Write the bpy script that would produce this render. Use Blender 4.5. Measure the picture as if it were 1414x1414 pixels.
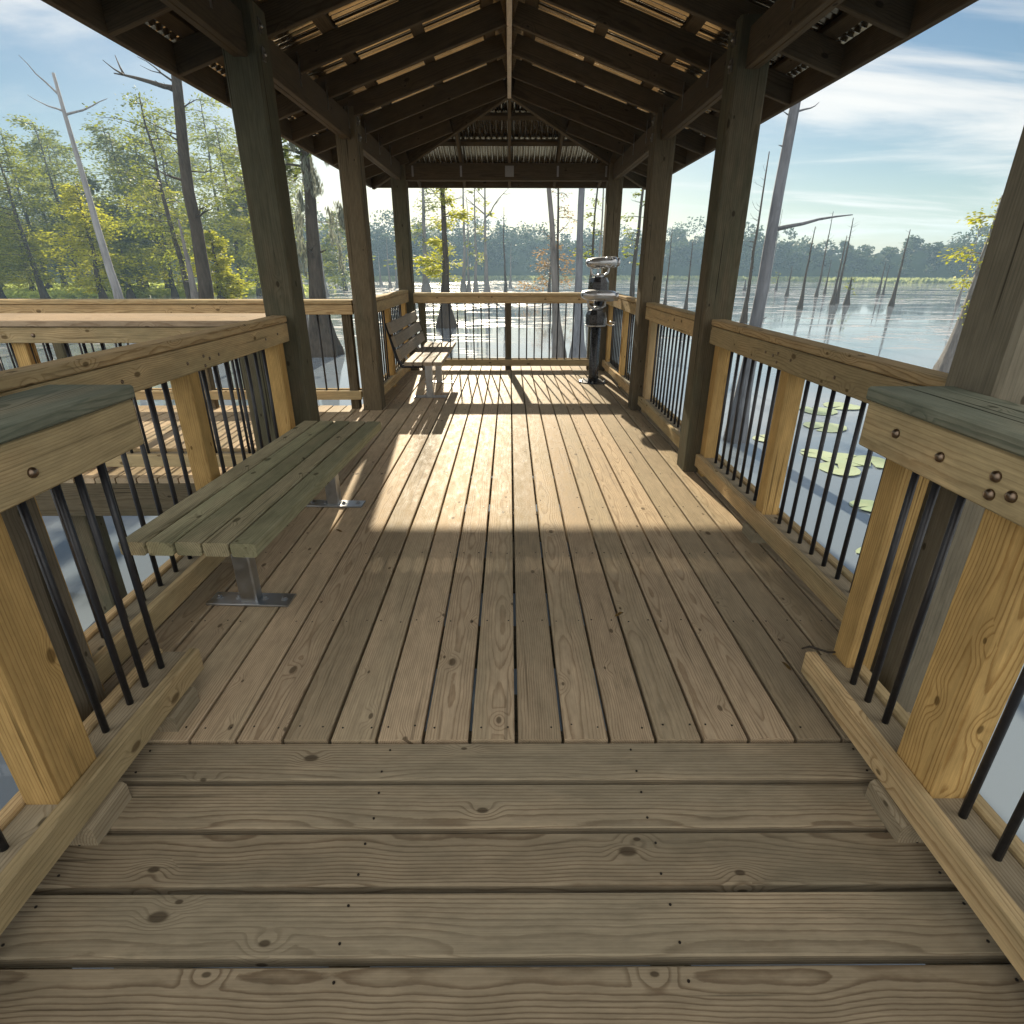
import bpy, bmesh, math, random
import numpy as np
from mathutils import Vector, Matrix
for o in list(bpy.data.objects): bpy.data.objects.remove(o)
sc = bpy.context.scene
COL = sc.collection
# ------------------------------------------------------------------ camera
EYE = Vector((0, 0, 1.353))
PITCH, YAW, ROLL, FPX = math.radians(23.44), math.radians(.246), math.radians(-.04), 780.0
cam_d = bpy.data.cameras.new('camera'); cam = bpy.data.objects.new('camera', cam_d); COL.objects.link(cam)
cam_d.sensor_width = 36; cam_d.lens = FPX / 1414 * 36; cam_d.clip_start = .05; cam_d.clip_end = 3000
cp, sp, cy, sy = math.cos(PITCH), math.sin(PITCH), math.cos(YAW), math.sin(YAW)
fw = Vector((sy*cp, cy*cp, -sp)); rt = Vector((cy, -sy, 0)); dn = fw.cross(rt)
c_, s_ = math.cos(ROLL), math.sin(ROLL)
rt, dn = c_*rt + s_*dn, -s_*rt + c_*dn
M = Matrix((rt, -dn, -fw)).transposed().to_4x4(); M.translation = EYE
cam.matrix_world = M
sc.camera = cam
# ------------------------------------------------------------------ light
SUN_EL, SUN_AZ = math.radians(21.3), math.radians(-5.5)      # azimuth measured from +Y towards +X
sdir = Vector((math.sin(SUN_AZ)*math.cos(SUN_EL), math.cos(SUN_AZ)*math.cos(SUN_EL), math.sin(SUN_EL)))
sl = bpy.data.lights.new('sun', 'SUN'); sl.energy = 5.0; sl.angle = math.radians(.5); sl.color = (1, .87, .66)
so = bpy.data.objects.new('sun', sl); COL.objects.link(so)
so.rotation_euler = sdir.to_track_quat('Z', 'Y').to_euler()
W = bpy.data.worlds.new('World'); sc.world = W; W.use_nodes = True
nt = W.node_tree; nt.nodes.clear()
def N(t, typ, **kw):
    n = t.nodes.new(typ)
    for k, v in kw.items():
        if k.startswith('i_'): n.inputs[k[2:].replace('_', ' ')].default_value = v
        else: setattr(n, k, v)
    return n
L = nt.links.new
sky = N(nt, 'ShaderNodeTexSky', sky_type='NISHITA', sun_disc=False, sun_elevation=SUN_EL, sun_rotation=SUN_AZ,
        air_density=1.15, dust_density=.55, ozone_density=2.8, altitude=50)
tc = N(nt, 'ShaderNodeTexCoord')
sep = N(nt, 'ShaderNodeSeparateXYZ'); L(tc.outputs['Generated'], sep.inputs[0])
def math_(t, op, a=None, b=None, clamp=False):
    n = t.nodes.new('ShaderNodeMath'); n.operation = op; n.use_clamp = clamp
    for i, v in enumerate((a, b)):
        if v is None: continue
        if isinstance(v, (int, float)): n.inputs[i].default_value = v
        else: t.links.new(v, n.inputs[i])
    return n.outputs[0]
zc = math_(nt, 'MAXIMUM', sep.outputs['Z'], .02)
zc2 = math_(nt, 'ADD', zc, .12)
u = math_(nt, 'DIVIDE', sep.outputs['X'], zc2); v = math_(nt, 'DIVIDE', sep.outputs['Y'], zc2)
cmb = N(nt, 'ShaderNodeCombineXYZ'); L(u, cmb.inputs[0]); L(v, cmb.inputs[1])
mp = N(nt, 'ShaderNodeMapping'); mp.inputs['Rotation'].default_value = (0, 0, math.radians(18)); mp.inputs['Scale'].default_value = (.34, 1.0, 1)
mp.inputs['Location'].default_value = (-2.2, 1.4, 0)
L(cmb.outputs[0], mp.inputs[0])
n1 = N(nt, 'ShaderNodeTexNoise', i_Scale=.75, i_Detail=9.0, i_Roughness=.58, i_Distortion=.5); L(mp.outputs[0], n1.inputs['Vector'])
n2 = N(nt, 'ShaderNodeTexNoise', i_Scale=.45, i_Detail=2.0); L(cmb.outputs[0], n2.inputs['Vector'])
dens = math_(nt, 'ADD', n1.outputs['Fac'], math_(nt, 'MULTIPLY', math_(nt, 'SUBTRACT', n2.outputs['Fac'], .5), .45))
rmp = N(nt, 'ShaderNodeMapRange', interpolation_type='SMOOTHSTEP'); rmp.inputs['From Min'].default_value = .455; rmp.inputs['From Max'].default_value = .63
rmp.inputs['To Max'].default_value = .85
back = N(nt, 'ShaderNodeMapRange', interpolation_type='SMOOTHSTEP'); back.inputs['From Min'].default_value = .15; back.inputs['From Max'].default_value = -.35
L(sep.outputs['Y'], back.inputs['Value'])                    # unseen bright cloud bank added behind the camera to raise fill on the deck
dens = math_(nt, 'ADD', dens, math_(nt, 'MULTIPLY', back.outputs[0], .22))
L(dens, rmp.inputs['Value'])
# clouds: forward-lit, brighter towards the sun
dot = N(nt, 'ShaderNodeVectorMath', operation='DOT_PRODUCT'); L(tc.outputs['Generated'], dot.inputs[0]); dot.inputs[1].default_value = sdir
fwd = N(nt, 'ShaderNodeMapRange'); fwd.inputs['From Min'].default_value = .3; fwd.inputs['From Max'].default_value = 1
fwd.inputs['To Min'].default_value = 7.0; fwd.inputs['To Max'].default_value = 9.5; L(dot.outputs['Value'], fwd.inputs['Value'])
cl = math_(nt, 'ADD', fwd.outputs[0], math_(nt, 'MULTIPLY', back.outputs[0], 7.6))  # extra brightness of the added rear bank, fills camera-facing surfaces
ccol = N(nt, 'ShaderNodeMix', data_type='RGBA', blend_type='MULTIPLY'); ccol.inputs[0].default_value = 1
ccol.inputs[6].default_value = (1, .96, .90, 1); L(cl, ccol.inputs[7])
mix = N(nt, 'ShaderNodeMix', data_type='RGBA'); hs = N(nt, 'ShaderNodeHueSaturation'); hs.inputs['Saturation'].default_value = 1.22; hs.inputs['Value'].default_value = .64; L(sky.outputs[0], hs.inputs['Color'])
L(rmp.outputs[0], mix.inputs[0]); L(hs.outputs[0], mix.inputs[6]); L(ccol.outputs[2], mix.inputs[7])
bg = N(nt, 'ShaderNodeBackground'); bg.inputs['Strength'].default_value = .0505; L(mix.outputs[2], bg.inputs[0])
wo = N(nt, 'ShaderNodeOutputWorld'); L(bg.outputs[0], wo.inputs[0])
sc.view_settings.view_transform = 'Standard'; sc.view_settings.look = 'None'; sc.view_settings.gamma = 1
sc.view_settings.exposure = 1.25
sc.render.engine = 'CYCLES'
sc.cycles.max_bounces = 8; sc.cycles.diffuse_bounces = 5; sc.cycles.glossy_bounces = 4; sc.cycles.transmission_bounces = 3
sc.cycles.volume_bounces = 1; sc.cycles.transparent_max_bounces = 6; sc.cycles.sample_clamp_indirect = 6
sc.render.resolution_x = sc.render.resolution_y = 1024
ZW = -1.3                                             # water level
rng = random.Random(7)
# ------------------------------------------------------------------ tagging
def tag(o, label=None, cat=None, group=None, kind=None):
    if label: o['label'] = label
    if cat: o['category'] = cat
    if group: o['group'] = group
    if kind: o['kind'] = kind
    return o
def empty(name, loc=(0, 0, 0), label=None, cat=None, group=None, kind=None):
    o = bpy.data.objects.new(name, None); o.empty_display_size = .1; COL.objects.link(o); o.location = loc
    return tag(o, label, cat, group, kind)
def inst(name, me, parent=None, loc=(0, 0, 0), rot=None):
    """an object from mesh data; loc is in world space when the parent is an unrotated Empty"""
    o = bpy.data.objects.new(name, me); COL.objects.link(o)
    l = Vector(loc)
    if parent is not None:
        o.parent = parent
        p = parent
        while p is not None: l = l - Vector(p.location); p = p.parent
    o.location = l
    if rot: o.rotation_euler = rot
    return o
# ------------------------------------------------------------------ mesh builder
class MB:
    def __init__(s): s.v = []; s.f = []; s.b = []; s.r = []; s.m = []; s.sm = []
    def face(s, idx, bc, rnd, mi=0, smooth=False): s.f.append(idx); s.b.extend(bc); s.r.extend([rnd]*len(idx)); s.m.append(mi); s.sm.append(smooth)
    def board(s, p0, p1, w, h, up=(0, 0, 1), ch=.004, rnd=None, mi=0, a0=0.0):
        """a sawn board from p0 to p1 (centre line); w across, h along up"""
        p0, p1 = Vector(p0), Vector(p1); ax = (p1-p0); ln = ax.length; ax.normalize()
        up = Vector(up); sd = ax.cross(up).normalized(); up = sd.cross(ax).normalized()
        if rnd is None: rnd = (rng.random(), rng.random(), rng.random())
        a, b = w/2, h/2; c = min(ch, a*.45, b*.45)
        sec = [(-a+c, -b), (a-c, -b), (a, -b+c), (a, b-c), (a-c, b), (-a+c, b), (-a, b-c), (-a, -b+c)]
        n0 = len(s.v); off = rnd[1]*7
        for t, p in ((0, p0), (ln, p1)):
            for (x, y) in sec: s.v.append(p + sd*x + up*y)
        A = [(off+a0, x, y) for x, y in sec]; B = [(off+a0+ln, x, y) for x, y in sec]
        for i in range(8):
            j = (i+1) % 8
            s.face((n0+i, n0+j, n0+8+j, n0+8+i), (A[i], A[j], B[j], B[i]), rnd, mi)
        s.face(tuple(n0+i for i in range(7, -1, -1)), [A[i] for i in range(7, -1, -1)], rnd, mi)
        s.face(tuple(n0+8+i for i in range(8)), B, rnd, mi)
    def box(s, c0, c1, ch=.002, rnd=None, mi=0):
        c0, c1 = Vector(c0), Vector(c1); d = c1-c0; m = (c0+c1)/2
        k = max(range(3), key=lambda i: abs(d[i])); a = Vector(m); b = Vector(m); a[k] = c0[k]; b[k] = c1[k]
        if k == 2: s.board(a, b, abs(d[0]), abs(d[1]), (0, 1, 0), ch, rnd, mi)
        elif k == 0: s.board(a, b, abs(d[1]), abs(d[2]), (0, 0, 1), ch, rnd, mi)
        else: s.board(a, b, abs(d[0]), abs(d[2]), (0, 0, 1), ch, rnd, mi)
    def tube(s, pts, rad, n=10, cap=True, rnd=(0, 0, 0), mi=0, flute=0.0, ph=0.0):
        pts = [Vector(p) for p in pts]; n0 = len(s.v); k = len(pts); al = 0; prev = None
        t0 = (pts[1]-pts[0]).normalized(); ref = Vector((1, 0, 0)) if abs(t0.x) < .9 else Vector((0, 1, 0))
        nn = (ref - t0*ref.dot(t0)).normalized(); als = []
        for i, p in enumerate(pts):
            t = (pts[min(i+1, k-1)]-pts[max(i-1, 0)]).normalized()
            nn = (nn - t*nn.dot(t)).normalized(); bb = t.cross(nn)
            if i: al += (p-pts[i-1]).length
            als.append(al)
            fl = flute[i] if isinstance(flute, (list, tuple)) else flute
            for j in range(n):
                a = 2*math.pi*j/n; r = rad[i]*(1+fl*(math.sin(a*5+ph)*.6+math.sin(a*8+ph*2.3)*.4))
                s.v.append(p + nn*(math.cos(a)*r) + bb*(math.sin(a)*r))
        for i in range(k-1):
            for j in range(n):
                q = (j+1) % n
                s.face((n0+i*n+j, n0+i*n+q, n0+(i+1)*n+q, n0+(i+1)*n+j),
                       ((als[i], j/n, 0), (als[i], (j+1)/n, 0), (als[i+1], (j+1)/n, 0), (als[i+1], j/n, 0)), rnd, mi, True)
        if cap:
            s.face(tuple(n0+j for j in range(n-1, -1, -1)), [(0, 0, 0)]*n, rnd, mi)
            s.face(tuple(n0+(k-1)*n+j for j in range(n)), [(0, 0, 0)]*n, rnd, mi)
    def lathe(s, org, prof, n=20, mi=0, axis=(0, 0, 1), smooth=True):
        q = Vector((0, 0, 1)).rotation_difference(Vector(axis)); org = Vector(org); n0 = len(s.v)
        for (r, z) in prof:
            for j in range(n):
                a = 2*math.pi*j/n; s.v.append(org + q @ Vector((math.cos(a)*r, math.sin(a)*r, z)))
        for i in range(len(prof)-1):
            for j in range(n):
                k = (j+1) % n
                s.face((n0+i*n+j, n0+i*n+k, n0+(i+1)*n+k, n0+(i+1)*n+j), [(0, 0, 0)]*4, (0, 0, 0), mi, smooth)
        s.face(tuple(n0+j for j in range(n-1, -1, -1)), [(0, 0, 0)]*n, (0, 0, 0), mi)
        s.face(tuple(n0+(len(prof)-1)*n+j for j in range(n)), [(0, 0, 0)]*n, (0, 0, 0), mi)
    def mesh(s, name, mats, org=(0, 0, 0)):
        me = bpy.data.meshes.new(name); o = Vector(org)
        me.from_pydata([tuple(Vector(v)-o) for v in s.v], [], s.f)
        for nm, dat in (('bco', s.b), ('brnd', s.r)):
            at = me.attributes.new(nm, 'FLOAT_VECTOR', 'CORNER'); at.data.foreach_set('vector', np.array(dat, dtype=np.float32).ravel())
        if not isinstance(mats, (list, tuple)): mats = [mats]
        for m in mats: me.materials.append(m)
        me.polygons.foreach_set('material_index', s.m); me.polygons.foreach_set('use_smooth', s.sm); me.update()
        return me
    def build(s, name, mats, parent=None, org=None):
        if org is None:
            if parent is not None:
                org = Vector((0, 0, 0)); p = parent
                while p is not None: org = org + Vector(p.location); p = p.parent
            else: org = Vector((0, 0, 0))
        return inst(name, s.mesh(name, mats, org), parent, org)
# ------------------------------------------------------------------ materials
def newmat(name):
    m = bpy.data.materials.new(name); m.use_nodes = True; t = m.node_tree; t.nodes.clear()
    return m, t
def ramp(t, fac, stops, interp='LINEAR'):
    n = t.nodes.new('ShaderNodeValToRGB'); n.color_ramp.interpolation = interp
    el = n.color_ramp.elements
    while len(el) > 1: el.remove(el[-1])
    el[0].position = stops[0][0]; el[0].color = (*stops[0][1], 1)
    for p, c in stops[1:]: e = el.new(p); e.color = (*c, 1)
    t.links.new(fac, n.inputs[0]); return n.outputs[0]
def mixc(t, fac, a, b, bt='MIX'):
    n = t.nodes.new('ShaderNodeMix'); n.data_type = 'RGBA'; n.blend_type = bt
    for i, v in ((0, fac), (6, a), (7, b)):
        if isinstance(v, (int, float)): n.inputs[i].default_value = v
        elif isinstance(v, tuple): n.inputs[i].default_value = (*v, 1) if len(v) == 3 else v
        else: t.links.new(v, n.inputs[i])
    return n.outputs[2]
def maprange(t, v, a, b, c=0.0, d=1.0, smooth=False):
    n = t.nodes.new('ShaderNodeMapRange'); n.inputs[1].default_value = a; n.inputs[2].default_value = b
    n.inputs[3].default_value = c; n.inputs[4].default_value = d
    if smooth: n.interpolation_type = 'SMOOTHSTEP'
    t.links.new(v, n.inputs[0]); return n.outputs[0]
def vec(t, x, y, z):
    n = t.nodes.new('ShaderNodeCombineXYZ')
    for i, v in enumerate((x, y, z)):
        if isinstance(v, (int, float)): n.inputs[i].default_value = v
        else: t.links.new(v, n.inputs[i])
    return n.outputs[0]
def noise(t, v, scale, detail=3.0, rough=.5, dist=0.0, dim='3D'):
    n = t.nodes.new('ShaderNodeTexNoise'); n.inputs['Scale'].default_value = scale; n.inputs['Detail'].default_value = detail
    n.inputs['Roughness'].default_value = rough; n.inputs['Distortion'].default_value = dist; n.noise_dimensions = dim
    if v is not None: t.links.new(v, n.inputs['Vector'])
    return n.outputs['Fac']
def out(t, bsdf, disp=None):
    o = t.nodes.new('ShaderNodeOutputMaterial'); t.links.new(bsdf, o.inputs[0]); return o
def bump(t, h, strength, dist):
    n = t.nodes.new('ShaderNodeBump'); n.inputs['Strength'].default_value = strength; n.inputs['Distance'].default_value = dist
    t.links.new(h, n.inputs['Height']); return n.outputs[0]
def principled(t, col, rough=.6, metal=0.0, normal=None, spec=.5, **kw):
    n = t.nodes.new('ShaderNodeBsdfPrincipled')
    for k, v in (('Base Color', col), ('Roughness', rough), ('Metallic', metal), ('Specular IOR Level', spec), ('Normal', normal)):
        if v is None: continue
        if isinstance(v, (int, float)): n.inputs[k].default_value = v
        elif isinstance(v, tuple): n.inputs[k].default_value = (*v, 1)
        else: t.links.new(v, n.inputs[k])
    return n.outputs[0]
def wood(name, early, late, stain, stain_amt=.5, vary=.35, rough=.78, freq=150., wear=.35, knots=1.0, spec=.02, lw0=.5, pith=.06, lwa=.6, checks=0.0, spread=.26, kthr=.76):
    m, t = newmat(name)
    a = N(t, 'ShaderNodeAttribute', attribute_name='bco'); b = N(t, 'ShaderNodeAttribute', attribute_name='brnd')
    s = N(t, 'ShaderNodeSeparateXYZ'); t.links.new(a.outputs['Vector'], s.inputs[0])
    r = N(t, 'ShaderNodeSeparateXYZ'); t.links.new(b.outputs['Vector'], r.inputs[0])
    x, y, z = s.outputs; rx, ry, rz = r.outputs
    mm = lambda op, p, q=None, cl=False: math_(t, op, p, q, cl)
    seed = mm('MULTIPLY', ry, 37.0)
    # low frequency wander of the log's pith
    nv = vec(t, mm('MULTIPLY', x, 1.7), seed, mm('MULTIPLY', z, .5))
    w1 = mm('SUBTRACT', noise(t, nv, 1.0, 2.0), .5)
    nv2 = vec(t, mm('MULTIPLY', x, 4.0), mm('ADD', mm('MULTIPLY', y, 7.0), seed), mm('MULTIPLY', z, 7.0))
    w2 = mm('SUBTRACT', noise(t, nv2, 1.0, 2.5), .5)
    cyy = mm('ADD', mm('MULTIPLY', mm('SUBTRACT', rx, .5), spread), mm('MULTIPLY', w1, .035))
    czz = mm('SUBTRACT', mm('MULTIPLY', w1, .05), mm('ADD', .020, mm('MULTIPLY', rz, pith)))
    dy = mm('SUBTRACT', y, cyy); dz = mm('SUBTRACT', z, czz)
    rad = mm('SQRT', mm('ADD', mm('MULTIPLY', dy, dy), mm('MULTIPLY', dz, dz)))
    # knots
    kv = vec(t, mm('ADD', mm('MULTIPLY', x, 3.3), seed), mm('MULTIPLY', mm('ADD', y, z), 6.0), 0.0)
    vo = t.nodes.new('ShaderNodeTexVoronoi'); vo.inputs['Scale'].default_value = 1.25; vo.voronoi_dimensions = '2D'; t.links.new(kv, vo.inputs['Vector'])
    sepc = N(t, 'ShaderNodeSeparateColor'); t.links.new(vo.outputs['Color'], sepc.inputs[0])
    on = mm('GREATER_THAN', sepc.outputs[0], kthr if knots else 2.0)
    kd = vo.outputs['Distance']
    kin = mm('MULTIPLY', maprange(t, kd, .30, .03, 0, 1, True), on)
    kcore = mm('MULTIPLY', maprange(t, mm('MULTIPLY', kd, mm('ADD', .65, mm('MULTIPLY', sepc.outputs[1], 1.3))), .085, .045, 0, 1, True), on)
    rad = mm('ADD', rad, mm('MULTIPLY', kin, .017))
    w3 = mm('SUBTRACT', noise(t, vec(t, mm('MULTIPLY', x, 22.0), mm('ADD', mm('MULTIPLY', y, 60.0), seed), mm('MULTIPLY', z, 60.0)), 1.0, 3.0, .6), .5)
    rad = mm('ADD', rad, mm('ADD', mm('MULTIPLY', w2, .0045), mm('MULTIPLY', w3, .0026)))
    rad = mm('ADD', rad, mm('MULTIPLY', mm('SUBTRACT', x, mm('MULTIPLY', ry, 7.0)), mm('MULTIPLY', mm('SUBTRACT', rx, .45), .012)))
    ring = mm('FRACT', mm('MULTIPLY', rad, freq))
    lw = mm('MULTIPLY', maprange(t, ring, lw0, .88, 0, 1, True), maprange(t, ring, 1.0, .92, 0, 1))
    fib = noise(t, vec(t, mm('MULTIPLY', x, 4.0), mm('ADD', mm('MULTIPLY', y, 260.0), seed), mm('MULTIPLY', z, 260.0)), 1.0, 2.0)
    blot = noise(t, vec(t, mm('ADD', mm('MULTIPLY', x, 1.3), seed), mm('MULTIPLY', y, 5.0), mm('MULTIPLY', z, 5.0)), 1.0, 4.0, .6)
    fine = noise(t, vec(t, mm('ADD', mm('MULTIPLY', x, 9.0), seed), mm('MULTIPLY', y, 30.0), mm('MULTIPLY', z, 30.0)), 1.0, 4.0, .65)
    col = mixc(t, mm('MULTIPLY', lw, lwa), early, late)
    col = mixc(t, mm('MULTIPLY', maprange(t, mm('ADD', blot, mm('MULTIPLY', mm('SUBTRACT', rz, .5), .35)), .38, .68, 0, 1, True), stain_amt), col, stain)
    val = mm('ADD', mm('MULTIPLY', mm('SUBTRACT', rx, .5), vary), 1.0)
    val = mm('MULTIPLY', val, maprange(t, fib, .25, .75, .86, 1.12))
    val = mm('MULTIPLY', val, maprange(t, fine, .3, .72, 1-wear*.5, 1+wear*.35))
    cc = N(t, 'ShaderNodeVectorMath', operation='SCALE'); t.links.new(col, cc.inputs[0]); t.links.new(val, cc.inputs['Scale'])
    col = mixc(t, mm('MULTIPLY', kcore, .75), cc.outputs[0], tuple(c*.28 for c in late))
    dirt = noise(t, vec(t, mm('ADD', mm('MULTIPLY', x, 2.2), seed), mm('MULTIPLY', y, 9.0), mm('MULTIPLY', z, 9.0)), 1.0, 6.0, .7)
    col = mixc(t, maprange(t, dirt, .58, .78, 0, .55, True), col, tuple(c*.45 for c in stain))
    if checks:
        ck = noise(t, vec(t, mm('MULTIPLY', x, 1.1), mm('ADD', mm('MULTIPLY', y, 55.0), seed), mm('MULTIPLY', z, 55.0)), 1.0, 2.0, .4)
        col = mixc(t, maprange(t, ck, .66, .72, 0, checks), col, tuple(c*.12 for c in late))
    h = mm('ADD', mm('MULTIPLY', lw, .6), mm('ADD', mm('MULTIPLY', fib, .5), mm('MULTIPLY', fine, .8)))
    rr = maprange(t, fine, .3, .7, rough-.08, rough+.12)
    out(t, principled(t, col, rr, 0, bump(t, h, .35, .0012), spec))
    return m
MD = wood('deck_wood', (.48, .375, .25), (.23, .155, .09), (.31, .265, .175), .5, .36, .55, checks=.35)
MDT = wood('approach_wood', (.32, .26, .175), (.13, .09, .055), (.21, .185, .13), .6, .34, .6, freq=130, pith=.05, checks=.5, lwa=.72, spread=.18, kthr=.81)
MR = wood('rail_wood', (.51, .375, .205), (.26, .165, .075), (.33, .28, .16), .6, .34, .8, freq=130, checks=.4, lwa=.7, kthr=.55)
MRP = wood('rail_post_wood', (.52, .345, .135), (.28, .155, .05), (.33, .22, .09), .6, .3, .8, freq=120, checks=.55, lwa=.75)
MCAP = wood('weathered_cap_wood', (.25, .235, .17), (.12, .115, .078), (.14, .165, .13), .7, .25, .9, freq=140, checks=.8, lwa=.9)
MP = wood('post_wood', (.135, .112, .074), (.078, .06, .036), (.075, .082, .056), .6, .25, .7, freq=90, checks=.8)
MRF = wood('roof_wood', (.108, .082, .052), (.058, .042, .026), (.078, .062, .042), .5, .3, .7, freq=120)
MRB = wood('pale_ridge_wood', (.68, .58, .46), (.5, .4, .3), (.38, .33, .26), .4, .1, .6, freq=120)
MB_ = wood('bench_wood', (.45, .40, .26), (.23, .20, .11), (.25, .255, .155), .7, .3, .8, freq=120, checks=.4, lwa=.75, kthr=.5)
MB2 = wood('grey_bench_wood', (.33, .28, .215), (.20, .165, .12), (.25, .22, .17), .4, .2, .6, freq=120)
MP2 = wood('algae_post_wood', (.185, .19, .135), (.11, .115, .08), (.10, .165, .135), .8, .2, .7, freq=90, checks=.9)
MP3 = wood('grey_brown_post_wood', (.215, .185, .135), (.14, .115, .08), (.15, .14, .105), .6, .2, .7, freq=90, checks=.7)
MPL = wood('plate_wood', (.30, .25, .17), (.17, .13, .08), (.19, .18, .13), .5, .2, .6, freq=130)
MWK = wood('walkway_wood', (.42, .32, .215), (.24, .165, .10), (.28, .24, .17), .4, .3, .6)
MPG = wood('green_post_wood', (.155, .185, .160), (.085, .105, .095), (.10, .15, .15), .6, .2, .65, freq=90)
def simple(name, col, rough=.5, metal=0.0, bs=0.0, scale=60., var=.15):
    m, t = newmat(name); co = N(t, 'ShaderNodeTexCoord').outputs['Object']
    n = noise(t, co, scale, 4.0)
    c = mixc(t, n, tuple(k*(1-var) for k in col), tuple(min(1, k*(1+var)) for k in col))
    out(t, principled(t, c, maprange(t, n, .3, .7, max(.05, rough-.08), rough+.1), metal, bump(t, n, bs, .002) if bs else None))
    return m
MBLK = simple('black_iron', (.012, .012, .015), .42, .0, .1)
MGAL = simple('galvanised_steel', (.42, .44, .46), .38, 1.0, .1, 25., .2)
MBOLT = simple('bolt_steel', (.20, .15, .11), .35, 1.0, 0, 80.)
MNAIL = simple('nail_steel', (.03, .025, .02), .5, .6)
MVB = simple('viewer_black', (.018, .018, .020), .28, .0)
MVS = simple('viewer_silver', (.46, .47, .48), .30, .75, 0, 12.)
MVG = simple('viewer_glass', (.05, .09, .11), .05, 0.)
MTIE = simple('steel_tie', (.30, .28, .25), .4, 1.0)
def tin():
    m, t = newmat('corrugated_tin'); co = N(t, 'ShaderNodeTexCoord').outputs['Object']
    n = noise(t, co, 3.5, 5.0, .6); n2 = noise(t, co, 40., 3.0)
    c = mixc(t, maprange(t, n, .4, .75), (.50, .42, .30), (.36, .27, .165)); c = mixc(t, mm_(t, n2), c, (.20, .155, .10))
    out(t, principled(t, c, maprange(t, n, .3, .7, .09, .18), .93))
    return m
def mm_(t, n2): return maprange(t, n2, .6, .8, 0, .6)
MTIN = tin()
def bark(name, c1, c2, sc=(5, 5, .8), bs=.9):
    m, t = newmat(name); co = N(t, 'ShaderNodeTexCoord').outputs['Object']
    mpn = N(t, 'ShaderNodeMapping'); mpn.inputs['Scale'].default_value = sc; t.links.new(co, mpn.inputs[0])
    n = noise(t, mpn.outputs[0], 3.0, 7.0, .65, .4); n2 = noise(t, co, .9, 3.0)
    c = mixc(t, maprange(t, n, .3, .7), c1, c2); c = mixc(t, maprange(t, n2, .4, .7, 0, .5), c, tuple(k*1.3 for k in c2))
    out(t, principled(t, c, .85, 0, bump(t, n, bs, .03), .2)); return m
MBK_D = bark('dark_bark', (.022, .018, .013), (.075, .062, .048))
MBK_G = bark('grey_bark', (.085, .08, .074), (.215, .205, .195))
MBK_P = bark('pale_bark', (.14, .14, .145), (.31, .31, .315), (4, 4, .5))
MBK_B = bark('blue_grey_bark', (.085, .092, .105), (.20, .215, .24))
MSTUMP = bark('wet_stump_bark', (.028, .022, .018), (.085, .068, .055))
def leaf(name, c1, c2, tr=.5):
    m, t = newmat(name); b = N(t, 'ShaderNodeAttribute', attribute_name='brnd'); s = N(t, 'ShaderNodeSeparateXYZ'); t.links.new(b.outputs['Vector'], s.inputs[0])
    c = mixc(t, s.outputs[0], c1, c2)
    d = principled(t, c, .6, 0, None, .3); tl = N(t, 'ShaderNodeBsdfTranslucent'); t.links.new(mixc(t, .5, c, tuple(min(1, k*1.6) for k in c2)), tl.inputs[0])
    mx = N(t, 'ShaderNodeMixShader'); mx.inputs[0].default_value = tr; t.links.new(d, mx.inputs[1]); t.links.new(tl.outputs[0], mx.inputs[2])
    out(t, mx.outputs[0]); return m
ML_G = leaf('cypress_leaf', (.05, .075, .010), (.24, .27, .032))
ML_Y = leaf('yellow_cypress_leaf', (.15, .18, .012), (.47, .46, .035))
ML_D = leaf('dark_cypress_leaf', (.045, .065, .016), (.13, .155, .035))
ML_R = leaf('rusty_cypress_leaf', (.12, .10, .03), (.30, .17, .05))
ML_F = leaf('far_forest_leaf', (.026, .045, .020), (.075, .11, .035), .2)
ML_M = leaf('marsh_leaf', (.24, .32, .05), (.46, .52, .12))
ML_MF = leaf('far_marsh_leaf', (.13, .16, .05), (.26, .29, .12))
ML_MOSS = leaf('spanish_moss', (.10, .12, .09), (.22, .23, .18), .3)
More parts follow.
